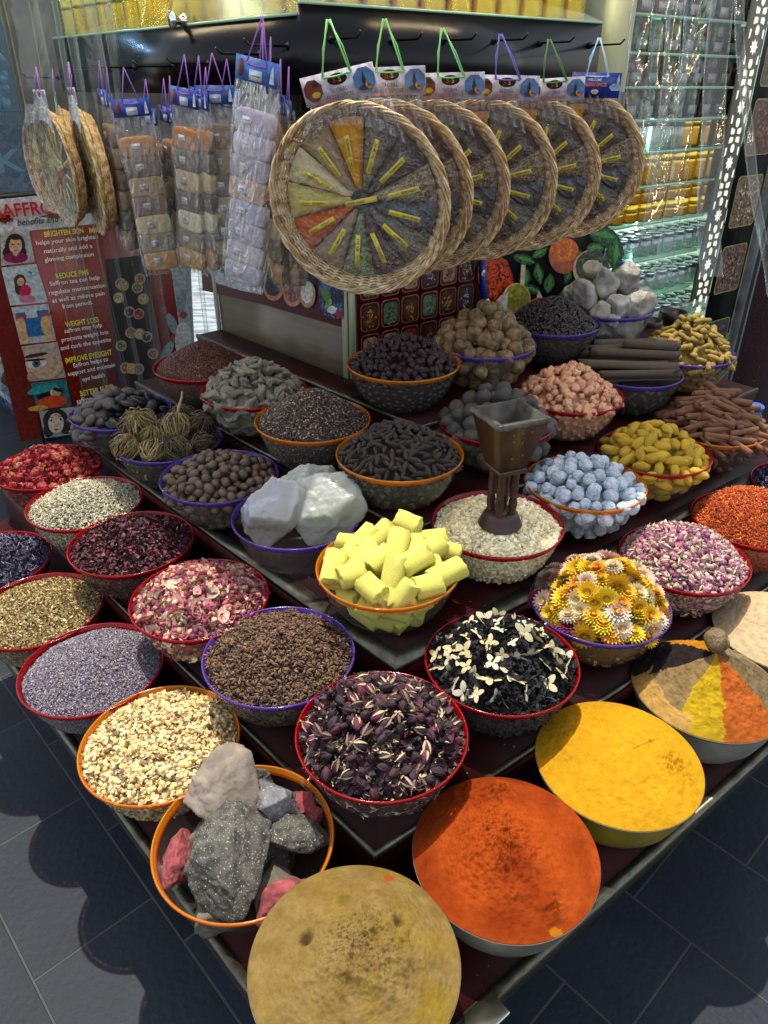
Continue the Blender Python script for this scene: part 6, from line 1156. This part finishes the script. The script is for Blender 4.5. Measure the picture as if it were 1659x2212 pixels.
for s in (S0+.62, S0+.72, S0+.82): put(J1, Sx(s, zs[4]+.001, -.12), 'tall embossed gold jar on the upper shelf beside clear jars', 'gold jars on the upper shelf')
M_cart = pm('printed_tea_box', attr=True, rough=.35, c2='#4a4640', scale=55, ramp=(.45, .55), detail=7)
bc = [['#5a6a78', '#3c4a34', '#8a3a34', '#b8b4b0', '#6a6a70', '#9a9a92', '#44523c'], ['#3a3644', '#5c7a34', '#6a8a3c', '#48424c', '#5a5060', '#6a7a3a', '#54643a'], ['#4a3a44', '#8a4a58', '#2c2020', '#4a3428', '#38302c', '#8a8490', '#7a4a34'], ['#4c5a48', '#5a3c30', '#b0b0aa', '#5c3a30', '#a8aca8', '#3c4238', '#6a4434']]
for lv in range(4):
    for k in range(9):
        s = S0+.05+k*.093; c_ = bc[lv][k % 7]; hgt = .115+.02*math.sin(k*2+lv); e = MB().add(box(-.038, .038, -.02, .02, 0, hgt, .003), frame(Sx(s, zs[lv]+.001, -.09), uR, Z3), c_).build('tea_box', M_cart)
        lb = MB().add(box(-.026, .026, -.0005, .0008, 0, .03), frame(Sx(s, zs[lv]+.012, -.0685), uR, Z3), '#a8a8a4'); lb.add(lathe([(.001, .001), (.018, .0008), (.018, 0)], 8), frame(Sx(s, zs[lv]+.075, -.0688), uR, nR), [(.4, .35, .1), (.1, .25, .08), (.3, .06, .05), (.4, .4, .38)][(k+lv) % 4]); lb.build('printed_label', M_print, e)
        tag(e, '%s tea box, %s from the left on the %s shelf from the top' % (['slate', 'olive', 'brick red', 'pale grey', 'charcoal', 'silvery', 'moss green', 'dark slate', 'dull olive'][k], ['first', 'second', 'third', 'fourth', 'fifth', 'sixth', 'seventh', 'eighth', 'ninth'][k], ['first', 'second', 'third', 'fourth'][lv]), 'box', 'boxes on the glass shelves')
# jars in the vitrine above the boards
for k in range(15): put(J1, BC+uL*(.07+k*.094)-nL*.07+Z3*(H+.1405), 'embossed gold jar in the glass case above the left hook board', 'gold jars above the left board', s=1.15)
for k in range(11): put(J1, BC+uR*(.075+k*.094)-nR*.07+Z3*(H+.1405), 'embossed gold jar in the glass case above the right hook board', 'gold jars above the right board', s=1.15)
# lattice strip with white star cut-outs
lat = empty('star_lattice_strip', Sx(1.80, 0, 0)); tag(lat, 'tall grey lattice strip pierced with white stars beside the glass shelves', 'lattice panel'); il = Matrix.Translation(-Sx(1.80, 0, 0)); LW = .125
o = MB().add(panel(KC+uR*1.80, KC+uR*(1.80+LW), nR, .9, 3.0, -.01, 0)).build('strip', pm('grey_beige_panel', '#6a6858', '#7a7868', 6, .5), lat); o.data.transform(il)
def latshape(pts, sx, z, mb): 
    V = [Sx(1.80+LW/2+sx+x, z+y, .002) for x, y in pts]; nn = (V[1]-V[0]).cross(V[2]-V[0]); V = V if nn.dot(nR) > 0 else V[::-1]; mb.add(T(V, [tuple(range(len(V)))]))
star8 = [((.027 if i % 2 == 0 else .0165)*math.cos(i*PI/8), (.027 if i % 2 == 0 else .0165)*math.sin(i*PI/8)) for i in range(16)]
M_cut = pm('backlit_cutout', '#e4e0cc', None, rough=.6, emit=.35); cut = MB()
for k in range(-1, 9):
    z = 2.05-k*.196+.5; z = 2.42-k*.196
    latshape(star8, 0, z, cut)
    for sg in (1, -1): latshape([(-.008, sg*.038), (.008, sg*.038), (.014, sg*.050), (.010, sg*.064), (0, sg*.070), (-.010, sg*.064), (-.014, sg*.050)], 0, z, cut)
    for sg in (1, -1):
        for sx in (1, -1):
            latshape([(sx*.009, sg*.076), (sx*.036, sg*.070), (sx*.036, sg*.088), (sx*.030, sg*.094), (sx*.009, sg*.092)], 0, z, cut); latshape([(sx*.040, sg*.030), (sx*.050, sg*.024), (sx*.050, sg*.056), (sx*.038, sg*.056)], 0, z, cut)
o = cut.build('cutouts', M_cut, lat); o.data.transform(il)
# narrow left lattice beside the board end
o = MB().add(panel(BRe+uR*.01, BRe+uR*.075, nR, 1.2, 3.0, -.2, -.19)).build('lattice_post', _M['grey_beige_panel']); tag(o, 'narrow grey lattice post just right of the black hook board', 'post')
cut = MB()
for k in range(5):
    z = 2.5-k*.19; V = [BRe+uR*(.042+x*.8)+nR*(-.188)+Z3*(z+y*.8) for x, y in star8]; nn = (V[1]-V[0]).cross(V[2]-V[0]); V = V if nn.dot(nR) > 0 else V[::-1]; cut.add(T(V, [tuple(range(16))]))
cut.build('cutouts', M_cut, o)
# black picture strip right of the lattice
a = Art(nR, cq+.022); a.mb.add(panel(KC+uR*1.93, KC+uR*2.17, nR, .7, 3.0, .0, .003), None, '#15171a'); a.k = 8
for y, c1, c2 in ((120, '#5a3a20', '#a07a3a'), (275, '#6a3418', '#a86a3a'), (430, '#8a6a48', '#d8c09a'), (565, '#7a5444', '#a8887a'), (705, '#3a3a3e', '#6a6a66')):
    P_ = onp(1640, y, nR, cq+.022); s = (P_-KC).dot(uR); z = P_.z; s = 2.05
    def rc(w, h_, off, col, mi): 
        b = .02; pts = []
        for cx, cy, a0 in ((w-b, h_-b, 0), (-w+b, h_-b, 90), (-w+b, -h_+b, 180), (w-b, -h_+b, 270)):
            for t_ in (0, 30, 60, 90): q = math.radians(a0+t_); pts.append(Sx(s+cx+b*math.cos(q), z+cy+b*math.sin(q), off))
        a.mb.add(T(pts, [tuple(range(16))]), None, col, mi)
    rc(.098, .102, .006, '#9a9a4a', 0); rc(.094, .098, .0065, c1, 1)
    r5 = random.Random(int(y))
    for i in range(70): u, v = r5.uniform(-.07, .07), r5.uniform(-.075, .075); t_ = r5.uniform(0, 3.14); L, W2 = r5.uniform(.008, .02), r5.uniform(.003, .007); ux, uy = math.cos(t_), math.sin(t_); a.mb.add(T([Sx(s+u+p*ux*L-q*uy*W2, z+v+p*uy*L+q*ux*W2, .007+i*5e-6) for p, q in ((-1, 0), (0, -1), (1, 0), (0, 1))], [(0, 1, 2, 3)]), None, [c2, c1, '#2a2018', c2][i % 4], 1)
o = a.build('picture_strip'); tag(o, 'black strip of rounded food pictures at the right edge', 'poster')
o = MB().add(panel(KC+uR*2.18, KC+uR*2.23, nR, 0, 3.0, -.03, .02)).build('metal_door_frame', pm('scuffed_aluminium', '#9a9a94', '#6a6a66', 14, .35, metal=.6)); tag(o, 'scuffed pale metal door post right of the food pictures', 'door post')
o = MB().add(panel(KC+uR*2.235, KC+uR*2.30, nR, 0, 3.0, -.05, .0)).build('dark_door_frame', pm('dark_metal', '#1c1e22', None, rough=.3, metal=.5)); tag(o, 'dark metal door post beside the pale one', 'door post')
o = MB().add(panel(KC+uR*2.32, KC+uR*3.3, nR, 0, 3.0, -.12, -.06)).build('maroon_wall', pm('rough_maroon_wall', '#3a1216', '#2a0c10', 30, .8, (90, .8, .006))); tag(o, 'rough maroon wall at the right edge of the photo', 'wall')
o = MB().add(panel(KC+uR*2.302, KC+uR*2.318, nR, .3, 3.0, -.02, .0)).build('glass_door_edge', clear('door_glass', '#c8e4e0', .2, .05, .3, '#a8d0cc')); tag(o, 'greenish glass door edge with a bright tape along it', 'glass door')
# clear plastic curtain strips
M_pvc = clear('clear_pvc_strip', '#f0f5f2', .05, .07, .04, '#c8d2d0', bump=(9, .4, .02), fres=1.2, stretch=(1, 1, .25))
def pvc(P0_, P1_, w, lab, grp, bulge=.02, seed=0):
    V = []; F = []; nb, nv = 8, 24; P0_, P1_ = Vector(P0_), Vector(P1_); x = Vector((.9, .2, 0)).normalized(); y = Vector((-.2, .9, 0)).normalized()
    for i in range(nv+1):
        u = i/nv; c_ = P0_.lerp(P1_, u)+x*.012*math.sin(u*5+seed)
        for j in range(nb+1): v = j/nb*2-1; V.append(c_+x*(v*w/2)+y*(bulge*(1-v*v)+.006*math.sin(u*12+v*3+seed)))
    for i in range(nv):
        for j in range(nb): b = i*(nb+1)+j; F.append((b, b+1, b+nb+2, b+nb+1))
    mb = MB().add(T(V, F))
    for j in (0, nb): mb.add(tube([V[i*(nb+1)+j] for i in range(nv+1)], .0022, 5))
    o = mb.build('plastic_curtain_strip', M_pvc, None, True); tag(o, lab, 'curtain strip', grp)
for i, (x0, x1, yb, d, w) in enumerate(((205, 222, 880, 2.75, .09), (240, 262, 875, 2.85, .08), (290, 302, 885, 2.7, .05), (318, 330, 865, 2.65, .09), (352, 362, 850, 2.9, .06), (437, 440, 760, 2.9, .06), (470, 466, 740, 2.95, .05))):
    P1_ = at_d(x1, yb, d); P0_ = Vector((P1_.x*1.02, P1_.y, 2.5)); pvc(P0_, P1_, w, ['leftmost', 'second', 'third narrow', 'brightest middle', 'fifth', 'sixth narrow', 'rightmost narrow'][i]+' clear plastic curtain strip hanging behind the pebble bowls', 'left plastic curtain strips', .025, i)
for i, (xt, xb, yb, d, w) in enumerate(((1395, 1372, 330, 2.28, .07), (1440, 1405, 430, 2.30, .06), (1470, 1400, 520, 2.26, .05), (1500, 1440, 600, 2.32, .06), (1530, 1412, 360, 2.24, .04), (1550, 1535, 600, 2.34, .08), (1590, 1660, 640, 2.2, .03))):
    pvc(at_d(xt, -30, d), at_d(xb, yb, d), w, ['leftmost', 'second', 'slanting third', 'fourth', 'strongly slanting thin', 'widest', 'far right thin'][i]+' clear plastic curtain strip in front of the glass shelves', 'right plastic curtain strips', .015, i+9)
# small things at the back right
cup = MB().add(lathe([(.001, 0), (.036, 0), (.038, .006), (.026, .018), (.024, .040), (.040, .062), (.052, .068), (.053, .112), (.050, .116), (.045, .112), (.040, .075), (.001, .070)], 36))
o = cup.build('wooden_incense_cup', pm('dark_lacquered_wood', '#2c1a10', '#1a0e08', 20, .35), None, True); P_ = onp(1445, 725, nR, cr2+.16); o.location = (P_.x, P_.y, P_.z-.02); tag(o, 'dark wooden footed cup standing behind the turmeric fingers', 'cup')
o2 = link('wooden_incense_cup', o.data); P_ = onp(1402, 715, nR, cr2+.20); o2.location = (P_.x, P_.y, P_.z-.05); o2.scale = (.8,)*3; tag(o2, 'smaller dark wooden cup half hidden behind the white rocks', 'cup')
M_blu = pm('blue_cap_plastic', '#1f55b0', None, rough=.35)
def bottle(P_, s, lab):
    e = empty('water_bottle', P_); MB().add(lathe([(.001, 0), (.03, 0), (.032, .01), (.032, .13), (.026, .15), (.013, .168), (.013, .175)], 28)).build('bottle_body', M_cj, e, True); MB().add(lathe([(.015, .172), (.016, .174), (.016, .188), (.014, .190), (.001, .190)], 28)).build('cap', M_blu, e, True); e.scale = (s,)*3; tag(e, lab, 'bottle')
P_ = onz(1634, 884, TOP[2]+.13); o = MB().add(lathe([(.018, 0), (.0195, .002), (.0195, .012), (.018, .014), (.001, .014)], 28)).build('bottle_cap', M_blu, None, True); o.location = P_; o.rotation_euler = (.2, .1, 0); tag(o, 'round blue bottle cap showing above the cinnamon quills at the right edge', 'bottle cap')
o = MB().add(lathe([(.001, -.13), (.03, -.13), (.032, -.12), (.032, -.03), (.016, -.004), (.016, .0)], 24)).build('neck', M_cj, o, True)
P_ = onp(1349, 566, nR, cr2+.12); bottle(Vector((P_.x, P_.y, P_.z-.19)), 1.0, 'clear bottle with a blue cap behind the white rocks')
# distant setting: pale marble street and a building behind
m_ = MB().add(T([(-14, 4.9, .004), (-1.3, 4.9, .004), (-1.3, 14, .004), (-14, 14, .004)], [(0, 1, 2, 3)])).build('path', pm('pale_marble_paving', '#b4b8c0', '#7f8898', 5, .3, (8, .2, .01), ramp=(.45, .55), stretch=(1, 3, 1))); tag(m_, kind='structure')
o = MB().add(box(-16, 14, 14, 15, 0, 6)).build('far_building', pm('dusty_stone_wall', '#5a5448', '#3f3b34', 3, .9)); tag(o, 'dim stone building closing the far end of the passage', 'building')
rr = random.Random(77); mb = MB(); n = 420; P_ = []
for i in range(n):
    k = rr.choice((0, 0, 1, 1, 2, 3)); s = rr.uniform(.02, .22); side = rr.random() < .5; A = corner(LC[k]-s*.9, RC[k]-s*.9); q = A+(uL if side else uR)*rr.uniform(0, 1.9); P_.append((q.x, q.y, TOP[k]+.0015))
mb.many(OCT, rotm(n, .3), np.tile(np.array((.0026, .0014, .001)), (n, 1)), np.array(P_), pal(['#b8a070', '#8a3a1c', '#5a4a3a', '#c9a030', '#8a8494'], [3, 2, 3, 1, 1], n)); o = mb.build('spilled_grains', M_attr); tag(o, 'loose grains and petals spilled on the dark steps between the bowls', 'spilled spice', kind='stuff')
# ------------------------------------------------------------------ ground, light, camera
def tiles():
    m, nt, o = newmat('slate_paving'); L = nt.links.new; p = N(nt, 'ShaderNodeBsdfPrincipled'); L(p.outputs[0], o.inputs[0])
    tc = N(nt, 'ShaderNodeTexCoord'); mp = N(nt, 'ShaderNodeMapping'); mp.inputs['Rotation'].default_value = (0, 0, math.radians(-133)); mp.inputs['Location'].default_value = (.02, .045, 0); L(tc.outputs['Object'], mp.inputs[0])
    b = N(nt, 'ShaderNodeTexBrick'); b.offset = .37; b.inputs['Scale'].default_value = 1; b.inputs['Brick Width'].default_value = .40; b.inputs['Row Height'].default_value = .285; b.inputs['Mortar Size'].default_value = .0035; b.inputs['Mortar Smooth'].default_value = .4
    b.inputs['Color1'].default_value = c4('#0d1420'); b.inputs['Color2'].default_value = c4('#1b232d'); b.inputs['Mortar'].default_value = c4('#3a3d3c'); L(mp.outputs[0], b.inputs[0])
    nz_ = N(nt, 'ShaderNodeTexNoise', i_Scale=3.2, i_Detail=9.); L(tc.outputs['Object'], nz_.inputs[0]); mx = N(nt, 'ShaderNodeMix', data_type='RGBA', blend_type='MULTIPLY'); mx.inputs[0].default_value = 1; L(b.outputs[0], mx.inputs[6])
    cr = N(nt, 'ShaderNodeValToRGB'); cr.color_ramp.elements[0].position = .3; cr.color_ramp.elements[0].color = (.55, .55, .55, 1); cr.color_ramp.elements[1].position = .72; cr.color_ramp.elements[1].color = (1.3, 1.28, 1.2, 1); L(nz_.outputs[0], cr.inputs[0]); L(cr.outputs[0], mx.inputs[7]); L(mx.outputs[2], p.inputs['Base Color'])
    p.inputs['Roughness'].default_value = .62; p.inputs['Specular IOR Level'].default_value = .25
    n2 = N(nt, 'ShaderNodeTexNoise', i_Scale=60., i_Detail=8.); L(tc.outputs['Object'], n2.inputs[0]); bu = N(nt, 'ShaderNodeBump'); bu.inputs['Strength'].default_value = .35; bu.inputs['Distance'].default_value = .006; L(n2.outputs[0], bu.inputs['Height'])
    b2 = N(nt, 'ShaderNodeBump', invert=True); b2.inputs['Strength'].default_value = .7; b2.inputs['Distance'].default_value = .006; L(b.outputs['Fac'], b2.inputs['Height']); L(bu.outputs[0], b2.inputs['Normal']); L(b2.outputs[0], p.inputs['Normal']); return m
g = MB().add(T([(-30, -30, 0), (30, -30, 0), (30, 30, 0), (-30, 30, 0)], [(0, 1, 2, 3)])).build('ground', tiles()); tag(g, kind='structure')
W_ = bpy.data.worlds.new('World'); SC.world = W_; W_.use_nodes = True; nt = W_.node_tree; bg = nt.nodes['Background']; sk = nt.nodes.new('ShaderNodeTexSky'); sk.sky_type = 'NISHITA'; sk.sun_disc = False
EL = math.radians(75); AZ = math.radians(-20)   # sun stands almost overhead, slightly behind the stall
sk.sun_elevation = EL; sk.sun_rotation = AZ; hv = nt.nodes.new('ShaderNodeHueSaturation'); hv.inputs['Saturation'].default_value = .42; nt.links.new(sk.outputs[0], hv.inputs['Color']); nt.links.new(hv.outputs[0], bg.inputs[0]); bg.inputs[1].default_value = .15
sl = bpy.data.lights.new('sun', 'SUN'); sl.energy = 2.8; sl.angle = math.radians(.5); sl.color = (1, .93, .80); so = bpy.data.objects.new('sun', sl); COL.objects.link(so)
sd = Vector((math.sin(AZ)*math.cos(EL), math.cos(AZ)*math.cos(EL), math.sin(EL))); so.rotation_euler = sd.to_track_quat('Z', 'Y').to_euler(); so.location = (0, 3, 8)
cd = bpy.data.cameras.new('camera'); cam = bpy.data.objects.new('camera', cd); COL.objects.link(cam); cam.location = (0, 0, H); cam.rotation_euler = (PI/2-PITCH, 0, 0)
cd.sensor_fit = 'VERTICAL'; cd.sensor_height = 36; cd.lens = FPX/2212*36; cd.clip_end = 200; cd.clip_start = .02; SC.camera = cam
SC.view_settings.view_transform = 'Standard'; SC.view_settings.look = 'None'; SC.view_settings.gamma = 1; SC.view_settings.exposure = 1.2
SC.cycles.max_bounces = 8; SC.cycles.transparent_max_bounces = 32; SC.cycles.diffuse_bounces = 3; SC.cycles.caustics_reflective = False; SC.cycles.caustics_refractive = False
